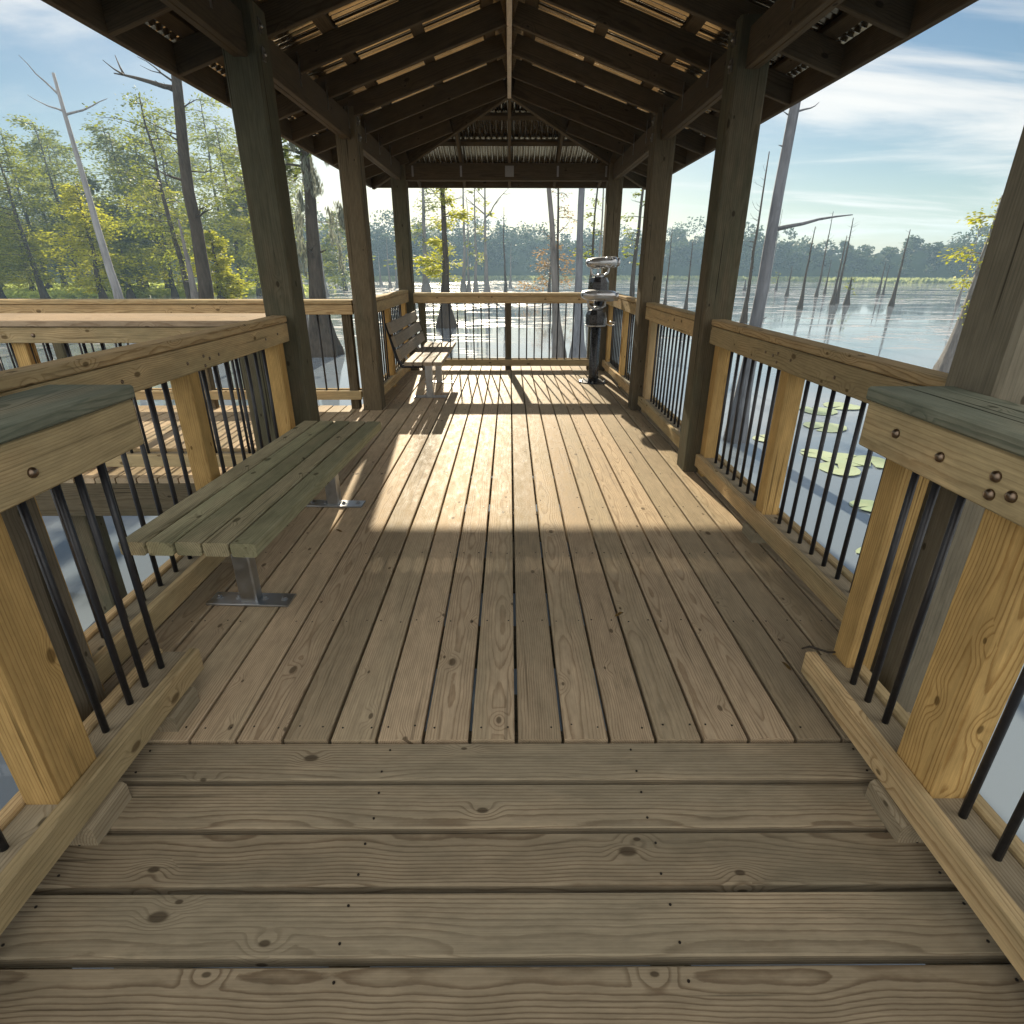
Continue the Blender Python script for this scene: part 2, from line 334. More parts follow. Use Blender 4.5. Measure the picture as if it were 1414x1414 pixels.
def water():
    m, t = newmat('lake_water'); co = N(t, 'ShaderNodeNewGeometry').outputs['Position']
    mp1 = N(t, 'ShaderNodeMapping'); mp1.inputs['Scale'].default_value = (.30, 1.0, 1); t.links.new(co, mp1.inputs[0])
    mp2 = N(t, 'ShaderNodeMapping'); mp2.inputs['Scale'].default_value = (.11, .5, 1); mp2.inputs['Rotation'].default_value = (0, 0, .12); t.links.new(co, mp2.inputs[0])
    # calm slicks and rippled/weedy bands
    s = N(t, 'ShaderNodeSeparateXYZ'); t.links.new(co, s.inputs[0])
    far = maprange(t, s.outputs[1], 13., 30., 0, 1, True)
    bn = noise(t, mp2.outputs[0], .55, 5.0, .6, .8)
    band = math_(t, 'MULTIPLY', maprange(t, bn, .42, .56, 0, 1, True), far)
    rip = noise(t, mp1.outputs[0], 3.0, 4.0, .6)
    rip2 = noise(t, mp1.outputs[0], 11.0, 3.0, .5)
    h = math_(t, 'ADD', math_(t, 'MULTIPLY', rip, 1.0), math_(t, 'MULTIPLY', rip2, .3))
    amp = maprange(t, band, 0, 1, .03, .30)
    b = t.nodes.new('ShaderNodeBump'); b.inputs['Distance'].default_value = .035; t.links.new(amp, b.inputs['Strength']); t.links.new(h, b.inputs['Height'])
    weed = math_(t, 'MULTIPLY', maprange(t, noise(t, mp1.outputs[0], 1.6, 6.0, .7, 1.0), .50, .60, 0, .85, True), band)
    col = mixc(t, weed, (.17, .205, .24), (.48, .42, .38))
    rr = maprange(t, weed, 0, .85, .02, .42)
    p = t.nodes.new('ShaderNodeBsdfPrincipled'); t.links.new(col, p.inputs['Base Color']); t.links.new(rr, p.inputs['Roughness']); t.links.new(b.outputs[0], p.inputs['Normal'])
    p.inputs['IOR'].default_value = 1.33
    out(t, p.outputs[0]); return m
MWATER = water()
# ------------------------------------------------------------------ setting: water, shore
def sheet(name, xs, ys, z, mat, kind='structure', label=None):
    mb = MB(); n0 = 0
    for y in ys:
        for x in xs: mb.v.append((x, y, z(x, y) if callable(z) else z))
    nx = len(xs)
    for j in range(len(ys)-1):
        for i in range(nx-1):
            mb.face((j*nx+i, j*nx+i+1, (j+1)*nx+i+1, (j+1)*nx+i), [(0, 0, 0)]*4, (0, 0, 0))
    return tag(mb.build(name, mat), label, None, None, kind)
sheet('water', np.linspace(-420, 420, 3), np.linspace(-40, 420, 3), ZW, MWATER)
# ---- far shore land as a low bank ring
def shore_r(a): return 139 + 5*math.sin(a*3+.4) + 3*math.sin(a*9)
mland, t = newmat('shore_soil'); co = N(t, 'ShaderNodeNewGeometry').outputs['Position']
out(t, principled(t, mixc(t, noise(t, co, .25, 5.0), (.05, .075, .02), (.12, .15, .04)), .9))
mb = MB(); na = 121
for i in range(na):
    a = math.radians(-78 + 156*i/(na-1)); r0 = shore_r(a)
    for r, z in ((r0-3, ZW-.3), (r0, ZW+.1), (r0+4, ZW+.45), (r0+30, ZW+1.2), (r0+160, ZW+3)):
        mb.v.append((r*math.sin(a), r*math.cos(a), z))
for i in range(na-1):
    for j in range(4):
        q = i*5+j; mb.face((q, q+5, q+6, q+1), [(0, 0, 0)]*4, (0, 0, 0))
tag(mb.build('far_shore', mland), 'low grassy bank along the far side of the lake', None, None, 'structure')
# ---- leaf clouds
def quads(name, C, U, V, lr, mat, parent=None, org=(0, 0, 0), extra=None):
    """numpy leaf quads: centres C, half axes U and V (n,3); lr = per-leaf shade"""
    n = len(C); org = np.array(org, float)
    P = np.empty((n, 4, 3)); P[:, 0] = C-U-V*.35; P[:, 1] = C+U*.2-V; P[:, 2] = C+U+V*.2; P[:, 3] = C-U*.1+V
    P -= org
    me = bpy.data.meshes.new(name); me.vertices.add(n*4); me.vertices.foreach_set('co', P.reshape(-1).astype(np.float32))
    me.loops.add(n*4); me.loops.foreach_set('vertex_index', np.arange(n*4, dtype=np.int32))
    me.polygons.add(n); me.polygons.foreach_set('loop_start', np.arange(0, n*4, 4, dtype=np.int32))
    me.update(calc_edges=True)
    at = me.attributes.new('brnd', 'FLOAT_VECTOR', 'CORNER')
    r = np.repeat(np.clip(lr, 0, 1), 4); at.data.foreach_set('vector', np.stack([r, r, r], 1).astype(np.float32).ravel())
    me.materials.append(mat); me.validate()
    return inst(name, me, parent, tuple(org))
def rdir(R, n):
    d = R.normal(size=(n, 3)); return d/np.linalg.norm(d, axis=1, keepdims=True)
def leafset(R, C, size, flat=.5, along=None):
    n = len(C); U = rdir(R, n); U[:, 2] *= (1-flat); V = rdir(R, n); V[:, 2] *= (1-flat)
    if along is not None: U = U*.45 + along
    U /= np.linalg.norm(U, axis=1, keepdims=True); V -= U*np.sum(U*V, 1, keepdims=True); V /= np.linalg.norm(V, axis=1, keepdims=True)
    s = size*(.6+.8*R.random((n, 1))); return U*s, V*s*.45
# ---- far treeline as one mass: crowns with uneven outlines
R = np.random.default_rng(5)
prof = [(-90, 17), (-17, 14), (0, 13), (4.5, 11.8), (13, 11.3), (19, 12.2), (24.5, 10.6), (27.0, 7.6), (30, 6.2), (32.5, 7.2), (34, 8.8), (39, 9.6), (45, 10), (60, 11), (90, 12)]
Cs, Us, Vs, Ls = [], [], [], []
trunkmb = MB()
for row in range(3):
    a = -74.0 - row
    while a < 74:
        a += R.uniform(1.1, 1.9)
        ar = math.radians(a); r = shore_r(ar) + 9 + row*8 + R.uniform(-2, 3)
        h = float(np.interp(a, [p[0] for p in prof], [p[1] for p in prof])) * (.80 + .12*row) * R.uniform(.84, 1.1)
        w = h*.17*R.uniform(.8, 1.3); c = np.array([r*math.sin(ar), r*math.cos(ar), ZW+.8])
        n = 560
        nl = 9; lob = np.stack([R.normal(0, .55, nl)*w*1.5, R.normal(0, .5, nl)*w, h*R.uniform(.18, .92, nl)], 1)
        k = R.integers(0, nl, n); rr = w*(.55+.5*R.random(nl))[k][:, None]
        D = rdir(R, n); P = c + lob[k] + D*rr*R.uniform(.55, 1.05, (n, 1))*np.array([1, 1, .8])
        P[:, 2] = np.clip(P[:, 2], ZW+.5, c[2]+h)
        u_, v_ = leafset(R, P, .36, .3); Cs.append(P); Us.append(u_); Vs.append(v_)
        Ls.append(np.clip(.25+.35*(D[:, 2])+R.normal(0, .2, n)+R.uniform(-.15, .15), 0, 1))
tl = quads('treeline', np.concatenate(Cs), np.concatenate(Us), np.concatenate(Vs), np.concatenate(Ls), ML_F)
tag(tl, 'hazy wooded treeline along the far side of the lake', 'forest', None, 'stuff')
# a ridge of dense understorey inside the wood so that no sky shows through its foot
mb = MB(); na = 260
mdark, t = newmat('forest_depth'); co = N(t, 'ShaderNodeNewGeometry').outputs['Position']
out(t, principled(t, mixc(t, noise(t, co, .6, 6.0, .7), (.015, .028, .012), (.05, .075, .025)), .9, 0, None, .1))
for i in range(na):
    ad = -76 + 152*i/(na-1); a = math.radians(ad); r = shore_r(a)+20; h = float(np.interp(ad, [p[0] for p in prof], [p[1] for p in prof]))
    for k, (dr, fz) in enumerate(((-6, 0), (-4, .35), (-1, .62), (3, .74), (8, .5), (14, 0))):
        rr = r+dr+R.uniform(-1, 1); mb.v.append((rr*math.sin(a), rr*math.cos(a), ZW+.6+h*fz*R.uniform(.85, 1.08)))
for i in range(na-1):
    for j in range(5):
        q = i*6+j; mb.face((q, q+6, q+7, q+1), [(0, 0, 0)]*4, (0, 0, 0), 0, True)
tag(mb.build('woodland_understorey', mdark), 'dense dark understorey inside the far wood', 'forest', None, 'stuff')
# marsh grass along the far bank
n = 26000; a = np.radians(R.uniform(-74, 74, n)); rr = np.array([shore_r(x) for x in a]) + R.uniform(-7, 5, n)
P = np.stack([rr*np.sin(a), rr*np.cos(a), np.full(n, ZW)+R.uniform(.0, .55, n)], 1)
U = np.stack([R.normal(0, .12, n), R.normal(0, .1, n), R.uniform(.2, .5, n)], 1); V = np.stack([R.uniform(.12, .35, n), R.normal(0, .1, n), np.zeros(n)], 1)
tag(quads('marsh_grass', P, U, V, R.random(n), ML_MF), 'pale green marsh grass fringing the far bank', 'marsh grass', None, 'stuff')
# floating green marsh in the left-hand grove
n = 30000; th = R.uniform(0, 2*math.pi, n); q = np.sqrt(R.random(n))
P = np.stack([-50+np.cos(th)*q*26, 72+np.sin(th)*q*17, np.full(n, ZW)+R.uniform(0, .5, n)], 1)
P[:, 0] += R.normal(0, 1.5, n)
u_, v_ = leafset(R, P, .28, .6)
tag(quads('floating_marsh', P, u_, v_, R.random(n), ML_M), 'bright green floating marsh plants under the left cypress grove', 'marsh plants', None, 'stuff')
# ------------------------------------------------------------------ trees
def crown_pts(R, base, h, z0, L0, nb, per, droop=.12, top=.25):
    """horizontal layered cypress sprays; returns C, along dirs, and limb list"""
    C, A, limbs = [], [], []
    for i in range(nb):
        f = (i+R.uniform(.1, .9))/nb; z = z0 + (h-z0)*f
        ln = L0*(top+(1-top)*math.sin(min(1, (1-f)*1.5+.08)*1.57))*R.uniform(.35, 1.25); az = R.uniform(0, 2*math.pi)
        d = np.array([math.cos(az), math.sin(az), R.uniform(.05, .35)]); p = np.array([0, 0, z]); pts = [p.copy()]
        for k in range(4):
            p = p + d*ln/4; d = d + np.array([R.normal(0, .18), R.normal(0, .18), -droop]); pts.append(p.copy())
        limbs.append(pts); m = int(per*(.4+ln/L0))
        tt = R.uniform(.22, 1.05, m)**.8; kk = np.clip((tt*4).astype(int), 0, 3); ff = np.minimum(tt*4-kk, 1.3)
        PP = np.array(pts); cpt = PP[kk]*(1-ff[:, None]) + PP[kk+1]*ff[:, None]
        spread = (ln*.15+L0*.09)*(1.15-tt*.5)[:, None]; off = R.normal(size=(m, 3))*spread*np.array([1, 1, .55]); off[:, 2] -= np.abs(R.normal(0, .05, m))*ln*.4
        C.append(cpt+off); dd = PP[kk+1]-PP[kk]; dd = dd/np.linalg.norm(dd, axis=1, keepdims=True); A.append(dd+off*.6/np.maximum(spread, .01)*.5)
    return np.concatenate(C), np.concatenate(A), limbs
def trunk(mb, R, h, r0, lean=(0, 0), wob=.02, flare=1.3, n=12, top=.18, mi=0):
    k = 12; pts, rad, fl = [], [], []; ox = oy = 0
    for i in range(k+1):
        f = (i/k)**1.5; z = h*f - .35*(i == 0)
        if i > 2: ox += R.normal(0, wob*h/k*2); oy += R.normal(0, wob*h/k*2)
        pts.append((lean[0]*f*h+ox, lean[1]*f*h+oy, z)); e = math.exp(-max(z, 0)/(.55+r0*1.2))
        rad.append(r0*((1-f)*(1-top)+top)*.9 + r0*flare*e*.75); fl.append(.04+.22*e)
    mb.tube(pts, rad, n, True, (0, 0, 0), mi, fl, R.uniform(0, 6)); return pts, rad
def at_h(pts, rad, z):
    for i in range(len(pts)-1):
        if pts[i+1][2] >= z:
            f = (z-pts[i][2])/(pts[i+1][2]-pts[i][2]+1e-6); a, b = np.array(pts[i]), np.array(pts[i+1]); return a*(1-f)+b*f, rad[i]*(1-f)+rad[i+1]*f
    return np.array(pts[-1]), rad[-1]
def deadlimb(mb, R, p, az, ln, r, up=.35, twigs=2, mi=0, n=5):
    d = np.array([math.cos(az), math.sin(az), up]); d = d/np.linalg.norm(d); pts = [np.array(p)]; q = np.array(p, float)
    for k in range(5):
        q = q + d*ln/5; d = d + R.normal(0, .16, 3) + np.array([0, 0, .05]); d = d/np.linalg.norm(d); pts.append(q.copy())
    mb.tube(pts, [r*(1-.8*i/5) for i in range(6)], n, True, (0, 0, 0), mi)
    for j in range(twigs):
        i = R.integers(2, 5); a2 = az + R.choice([-1, 1])*R.uniform(.4, 1.1); dd = np.array([math.cos(a2), math.sin(a2), R.uniform(.0, .9)]); l2 = ln*R.uniform(.2, .45)
        mb.tube([pts[i], pts[i]+dd*l2*.5, pts[i]+dd*l2+np.array([0, 0, l2*.12])], [r*.4, r*.28, r*.1], 4, True, (0, 0, 0), mi)
def tree(name, label, cat, base, h, r0, seed, mat, group=None, lean=(0, 0), flare=1.3, crown=None, limbs=(), twigs=0, leafmat=None, stump=True, seg=12, top=.18, wob=.02, trunkname='trunk'):
    R = np.random.default_rng(seed); t = empty(name, base, label, cat, group); mb = MB()
    pts, rad = trunk(mb, R, h, r0, lean, wob, flare, seg, top)
    for (z, az, ln, rr, up) in limbs: p, _ = at_h(pts, rad, z); deadlimb(mb, R, p, math.radians(az), ln, rr, up, 0 if (name == 'pale_snag') else 2)
    for i in range(twigs):
        z = h*R.uniform(.3, .98); p, r_ = at_h(pts, rad, z); deadlimb(mb, R, p, R.uniform(0, 6.3), R.uniform(.3, .9)*(h*.09+.15), max(.010, r_*.28), R.uniform(0, .7), 1, 0, 4)
    if crown:
        z0, L0, nb, per, size = crown[:5]
        C, A, lb = crown_pts(R, None, crown[5] if len(crown) > 5 else h, z0, L0, nb, per)
        for l in lb:
            p, _ = at_h(pts, rad, l[0][2]); sh = p-np.array([0, 0, p[2]]); l2 = [np.array(q)+sh*np.array([1, 1, 0]) for q in l]
            mb.tube(l2, [max(.012, r0*.16*(1-.2*k)) for k in range(5)], 5, True)
        # shift the crown along the leaning trunk
        sh = np.array([at_h(pts, rad, max(.1, z))[0] for z in np.linspace(.1, h, 24)]); zz = np.linspace(.1, h, 24)
        C[:, 0] += np.interp(C[:, 2], zz, sh[:, 0]); C[:, 1] += np.interp(C[:, 2], zz, sh[:, 1])
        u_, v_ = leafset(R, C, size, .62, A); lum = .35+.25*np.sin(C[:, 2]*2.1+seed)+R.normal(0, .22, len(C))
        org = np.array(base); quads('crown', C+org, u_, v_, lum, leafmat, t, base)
    o = mb.mesh(trunkname, mat); inst(trunkname, o, t, base)
    return t
# right-hand drowned snags: (x, y, height above water, radius, pieces of the label)
RT = 'drowned cypress snags standing in the lake'
snags = [
 (11.9, 46.0, 5.4, .10, 'thin grey snag right of the second right pavilion post, left of a close pair'),
 (11.9, 40.5, 4.3, .11, 'twiggy grey snag right of the second right pavilion post, right of a close pair'),
 (12.1, 30.7, 7.6, .13, 'slender tall dark snag immediately left of the big pale leaning snag'),
 (29.3, 75.6, 1.4, .13, 'short broken stump just left of the big pale snag'),
 (30.4, 71.2, 8.6, .12, 'faint thin snag in front of the hill, just right of the big pale snag'),
 (33.3, 75.7, 2.3, .13, 'small leafy-topped stump right of the big pale snag, farthest of its group'),
 (27.7, 60.3, 2.8, .15, 'low dark stump with a thin spike, right of the big pale snag'),
 (20.0, 41.2, 5.1, .14, 'dark flared snag with a straight mast, first large one right of the big pale snag'),
 (29.9, 58.8, 7.4, .14, 'tall thin snag with a side twig, left neighbour of the tight pair of snags'),
 (34.1, 65.4, 3.4, .12, 'short thin snag between the side-twigged tall snag and the tight pair'),
 (24.8, 46.1, 4.8, .13, 'left snag of the tight pair whose flared bases touch'),
 (26.1, 48.0, 6.1, .15, 'right and taller snag of the tight pair whose flared bases touch'),
 (25.9, 46.1, 2.0, .17, 'stubby snag with leafy sprouts right of the tight pair'),
 (38.9, 63.7, 3.2, .13, 'straight low snag, left of two small ones in the middle of the right-hand water'),
 (39.4, 63.7, 2.9, .11, 'leaning low snag, right of two small ones in the middle of the right-hand water'),
 (28.3, 44.4, 5.1, .15, 'isolated tall snag with a black flared foot, nearest the right margin'),
 (35.2, 47.1, 6.3, .09, 'thin pale snag behind the yellow-leaved cypress at the right margin'),
]
for i, (x, y, h, r, lab) in enumerate(snags):
    tree('drowned_snag', lab, 'dead tree', (x, y, ZW), h, r*.78, 100+i, MBK_D if i not in (16, 4) else MBK_G, RT, flare=1.5, twigs=int(4+h*1.5), seg=9, top=.25, wob=.012,
         crown=(h*.35, .7, 6, 12, .09) if i in (5, 12) else None, leafmat=ML_G)
tree('pale_snag', 'big pale snag with one long side limb, close to the right railing', 'dead tree', (3.75, 9.1, ZW), 6.6, .112, 61, MBK_B,
     None, lean=(.030, .03), flare=1.1, twigs=0, limbs=((3.15, -12, 1.05, .035, .22), (4.6, 10, .42, .018, .2), (4.55, 170, .16, .016, .3), (4.2, 175, .12, .02, .1), (5.35, 20, .30, .016, .25), (5.3, 175, .2, .016, .2), (5.6, 30, .42, .014, .1), (1.9, -20, .16, .025, .3)), seg=16, top=.5, wob=.006)
# centre group seen through the far opening
CT = 'cypresses standing in the lake beyond the far railing'
tree('cypress', 'grey cypress left of the yellow-leaved ones, beside the far left pavilion post', 'tree', (-9.4, 68.6, ZW), 16, .33, 11, MBK_G, CT, twigs=6, crown=(2.5, 3.0, 34, 62, .17), leafmat=ML_G)
tree('cypress', 'near cypress with bright yellow leaf clusters and flared foot behind the far railing', 'tree', (-3.0, 28.4, ZW), 11, .18, 12, MBK_D, CT, flare=3.0, twigs=4, crown=(2.1, 1.15, 10, 240, .075, 7.0), leafmat=ML_Y)
tree('cypress', 'bare slim cypress just right of the yellow-leaved one', 'dead tree', (-5.2, 68.7, ZW), 13.5, .22, 13, MBK_G, CT, twigs=16, flare=1.6)
tree('cypress', 'short thin snag tucked between the two bare branching cypresses', 'dead tree', (-4.6, 68.7, ZW), 9.5, .16, 14, MBK_G, CT, twigs=8, flare=1.8)
tree('cypress', 'branching bare cypress left of the centre post of the far railing', 'dead tree', (-2.3, 61.6, ZW), 12.0, .22, 15, MBK_G, CT, flare=1.7, twigs=7, limbs=((7.0, 20, 3.6, .09, .9), (7.3, 175, 3.2, .08, .8), (8.6, 150, 2.4, .06, .9)), crown=(2.5, 1.3, 9, 40, .12), leafmat=ML_Y)
tree('cypress', 'cypress with olive leaf tufts between bare trunks left of centre', 'tree', (-3.6, 64.9, ZW), 11.5, .17, 16, MBK_G, CT, twigs=10, crown=(2.0, 1.5, 12, 40, .13), leafmat=ML_G, flare=1.8)
tree('cypress', 'thin mast-like snag right above the centre post of the far railing', 'dead tree', (-.4, 58.5, ZW), 7.7, .13, 17, MBK_D, CT, flare=1.8, twigs=3)
tree('cypress', 'short distant snag just right of the centre mast-like snag', 'dead tree', (.1, 83.1, ZW), 5.6, .13, 18, MBK_G, CT, flare=1.6, twigs=2)
tree('cypress', 'grey leaning cypress trunk, left one of the near pair right of centre', 'dead tree', (1.55, 18.0, ZW), 8.5, .125, 19, MBK_G, CT, lean=(-.105, .0), flare=1.5, twigs=9, seg=14)
tree('cypress', 'thin dark cypress with rusty fine twigs behind the near grey pair', 'tree', (2.0, 25.8, ZW), 7.4, .095, 20, MBK_D, CT, flare=1.8, twigs=10, crown=(3.4, .8, 14, 26, .05), leafmat=ML_R)
tree('cypress', 'straight pale cypress trunk with a wide dark foot, right one of the near pair', 'dead tree', (2.05, 17.6, ZW), 9.5, .12, 21, MBK_B, CT, flare=2.4, twigs=5, seg=14, top=.55)
tree('cypress', 'dark forked cypress between the straight pale trunk and the far right pavilion post', 'tree', (3.9, 29.1, ZW), 9.0, .085, 22, MBK_D, CT, flare=1.8, twigs=12, crown=(2.6, 1.1, 12, 40, .08), leafmat=ML_G)
tree('cypress', 'thin grey cypress directly left of the far right pavilion post', 'dead tree', (5.6, 39.1, ZW), 10.0, .10, 23, MBK_G, CT, flare=1.8, twigs=12)
tree('cypress', 'mossy cypress between the two farther right pavilion posts', 'tree', (6.7, 33.4, ZW), 10.0, .15, 24, MBK_D, CT, flare=1.4, lean=(.02, 0), twigs=12, crown=(2.4, 1.2, 14, 36, .09), leafmat=ML_G)
tree('cypress', 'low rusty-leaved cypress on the water behind the near grey pair', 'tree', (3.4, 52., ZW), 4.3, .13, 25, MBK_D, CT, flare=2, crown=(.8, 2.1, 14, 60, .12), leafmat=ML_R)
tree('cypress', 'low yellow-green cypress at the foot of the grey trunk beside the far left post', 'tree', (-7.2, 66., ZW), 5.0, .15, 26, MBK_D, CT, flare=2, crown=(1.0, 1.9, 12, 60, .14), leafmat=ML_Y)
tree('cypress', 'bare branching cypress behind the yellow-leaved one with a wide fork', 'dead tree', (-7.6, 72., ZW), 13.5, .2, 27, MBK_G, CT, flare=1.7, twigs=16, limbs=((9, 30, 3, .08, .7), (9.5, 170, 3, .08, .7)))
for i, (x, y, h, lab) in enumerate(((-16.2, 82.8, 6.2, 'small snag seen between the two farther left pavilion posts, left one'), (-15.3, 82.8, 5.4, 'leaning small snag between the two farther left pavilion posts, right one'),
        (-19.5, 92.4, 5.2, 'farthest tiny snag left of the pair between the farther left posts'), (-11.8, 68.6, 4.4, 'short snag hidden partly by the far left pavilion post'), (-18.2, 60, 8.2, 'slim snag in the marsh right of the moss-hung cypress'), (-20.5, 66, 9, 'slim bare snag in the marsh just right of the moss-hung trunk, taller'))):
    tree('drowned_snag', lab, 'dead tree', (x, y, ZW), h, .15, 140+i, MBK_G, 'small snags beyond the left posts', flare=1.8, twigs=6, seg=9)
# moss-hung cypress left
mt = tree('moss_hung_cypress', 'dark moss-hung cypress with a flared foot, seen between the two nearer left pavilion posts', 'tree', (-6.1, 19.1, ZW), 8.6, .26, 31, MBK_D, None, flare=2.1, twigs=10, seg=18, lean=(.015, 0), crown=(5.2, 1.5, 14, 90, .10), leafmat=ML_D, top=.4)
R = np.random.default_rng(8); n = 2600; k = R.integers(0, 26, n)
sx = R.uniform(-1.1, 1.0, 26); szz = R.uniform(3.2, 6.4, 26); sy_ = R.uniform(-.6, .6, 26); sl_ = R.uniform(.3, 1.1, 26)
P = np.stack([-6.0+sx[k]+R.normal(0, .05, n), 19.1+sy_[k]+R.normal(0, .05, n), ZW+szz[k]-R.random(n)*sl_[k]], 1)
U = np.stack([R.normal(0, .012, n), R.normal(0, .012, n), R.uniform(.05, .12, n)], 1); V = np.stack([R.uniform(.008, .02, n), R.normal(0, .01, n), np.zeros(n)], 1)
quads('hanging_moss', P, U, V, R.random(n), ML_MOSS, mt, (-6.1, 19.1, ZW))
tree('cypress', 'thin mossy cypress left of the moss-hung trunk between the nearer left posts', 'tree', (-8.4, 24.5, ZW), 8.0, .10, 32, MBK_G, None, twigs=14, crown=(4, 1.6, 12, 26, .10), leafmat=ML_MOSS, flare=1.4)
# big dead trunk and pale snag left
tree('dead_cypress', 'big dark dead cypress with a crooked broken limb, left of the nearest left pavilion post', 'dead tree', (-11.1, 22.0, ZW), 11.2, .27, 41, MBK_D, None, flare=.9, seg=20, top=.45, wob=.034, lean=(.09, 0),
     limbs=((7.9, 185, 2.1, .09, .12), (8.0, 172, 1.4, .04, .7), (5.3, 180, 1.2, .05, .25), (4.2, 5, .9, .04, .3), (8.3, 10, 1.3, .035, .35), (9.0, 20, 1.0, .04, .9), (8.9, 165, 1.5, .035, .8), (7.3, 8, .8, .03, .6), (5.6, 12, 1.0, .03, .0), (6.6, 190, 1.1, .03, .3)), twigs=10)
tree('pale_snag', 'smooth pale grey snag forking into bare arms against the sky at far left', 'dead tree', (-16.75, 26.0, ZW), 9.3, .20, 42, MBK_P, None, flare=.6, seg=14, top=.28, lean=(-.035, 0), wob=.010,
     limbs=((8.0, 8, 1.7, .05, .25), (8.1, 172, 1.5, .04, .35), (8.6, 165, 1.6, .045, .9)))
tree('cypress_knee', 'cluster of pale flared cypress trunks at the waterline beside the big dead cypress', 'tree', (-14.0, 27, ZW), 4.5, .2, 43, MBK_G, None, flare=1.6, twigs=5)
# the living grove at left
GT = 'living cypresses of the left-hand grove'
grove = [(-50.0, 66.2, 14.8, ML_G, 'full green cypress at the far left edge of the photo'), (-46.5, 66.2, 15.6, ML_G, 'green cypress behind the fork of the pale snag'),
 (-43.8, 72.3, 16.6, ML_G, 'tall green cypress just right of the pale snag top'), (-37.1, 66.3, 14.6, ML_G, 'thin-crowned cypress left of the big dead trunk'),
 (-36.8, 70.3, 17.5, ML_G, 'tall airy cypress directly behind the big dead trunk'), (-30.1, 68.3, 16.0, ML_G, 'airy cypress left of the nearest left pavilion post'),
 (-35.3, 77.2, 20.0, ML_G, 'tallest sparse cypress right of the big dead trunk'), (-39.5, 66.3, 14.8, ML_D, 'darker cypress between the pale snag and the big dead trunk'),
 (-25.2, 61.3, 10.5, ML_G, 'cypress partly hidden by the nearest left pavilion post'), (-49.5, 58.0, 12.5, ML_G, 'cypress cut by the left edge of the photo'),
 (-39.2, 92.0, 18.0, ML_G, 'distant cypress above the airy ones near the left post'), (-54, 78, 17, ML_D, 'dark cypress in the back row at far left'),
 (-32, 58, 9.5, ML_Y, 'low yellow-green cypress right of the big dead trunk'), (-40, 60, 7.0, ML_Y, 'low bright yellow-green cypress right of the pale snag foot'),
 (-47, 60, 7.5, ML_Y, 'low bright cypress left of the pale snag foot'), (-44, 84, 17, ML_D, 'dark cypress in the back row behind the pale snag'),
 (-22.5, 57, 7.5, ML_Y, 'yellow-green cypress between the big dead trunk and the nearest left post'), (-29, 84, 16, ML_G, 'back-row cypress between big dead trunk and left post'),
 (-60, 88, 18, ML_G, 'back-row cypress behind the left edge trees'), (-20, 74, 8.5, ML_G, 'pale green low cypress seen right of the nearest left post'),
 (-35, 56, 6.0, ML_G, 'bushy low cypress on the water just left of the big dead trunk'), (-55, 66, 9, ML_Y, 'low yellowish cypress leaning into the frame at far left'),
 (-51, 70, 12, ML_D, 'dense middle cypress at far left below the pale snag arms'), (-43, 66, 11, ML_G, 'dense mid-height cypress behind the pale snag stem'),
 (-26.5, 70, 12.5, ML_G, 'slim cypress behind the left edge of the nearest left post')]
near_grove = [(-33.0, 43.0, 10.2, ML_G, .75, 'nearer feathery cypress just left of the big dead trunk, branches layered against the sky'),
 (-38.5, 45.0, 11.0, ML_G, 1.0, 'nearer full green cypress left of the pale snag'),
 (-27.5, 41.0, 7.4, ML_Y, .9, 'nearer sunlit yellow-green bush-like cypress right of the pale snag foot'),
 (-20.0, 38.0, 11.5, ML_G, .55, 'nearer airy cypress between the big dead trunk and the nearest left post'),
 (-17.6, 37.0, 4.6, ML_Y, .8, 'small bright yellow-green cypress at the foot of the big dead trunk, right side'),
 (-42.0, 50.0, 6.8, ML_Y, 1.0, 'low sunlit cypress at the far left edge above the railing'),
 (-13.8, 36.0, 9.5, ML_G, .5, 'airy cypress half hidden by the nearest left pavilion post')]
for i, (x, y, h, lm, dn, lab) in enumerate(near_grove):
    tree('cypress', lab, 'tree', (x, y, ZW), h, .21, 300+i, MBK_D, GT, flare=1.6, twigs=8, lean=(rng.uniform(-.02, .03), 0), wob=.03, seg=11,
         crown=(h*.16, h*.27, int(26+14*dn), int(230*dn), .09), leafmat=lm)
for i, (x, y, h, lm, lab) in enumerate(grove):
    low = h < 10
    tree('cypress', lab, 'tree', (x, y, ZW), h, .26 if not low else .2, 200+i, MBK_D, GT, flare=1.4, twigs=5, lean=(rng.uniform(-.02, .02), 0), wob=.03, seg=9,
         crown=(h*(.12 if low else .2), h*(.34 if low else .235), 32 if low else 40, 160 if lm != ML_Y else 170, .15), leafmat=lm)
# yellow cypress right edge
tree('cypress', 'yellow-leaved cypress with a flared trunk half hidden by the nearest right pavilion post', 'tree', (12.25, 16.0, ZW), 4.3, .15, 71, MBK_G, None, flare=2.0, seg=14, crown=(1.3, 1.0, 11, 150, .05), leafmat=ML_Y, twigs=8)
exec_after = []
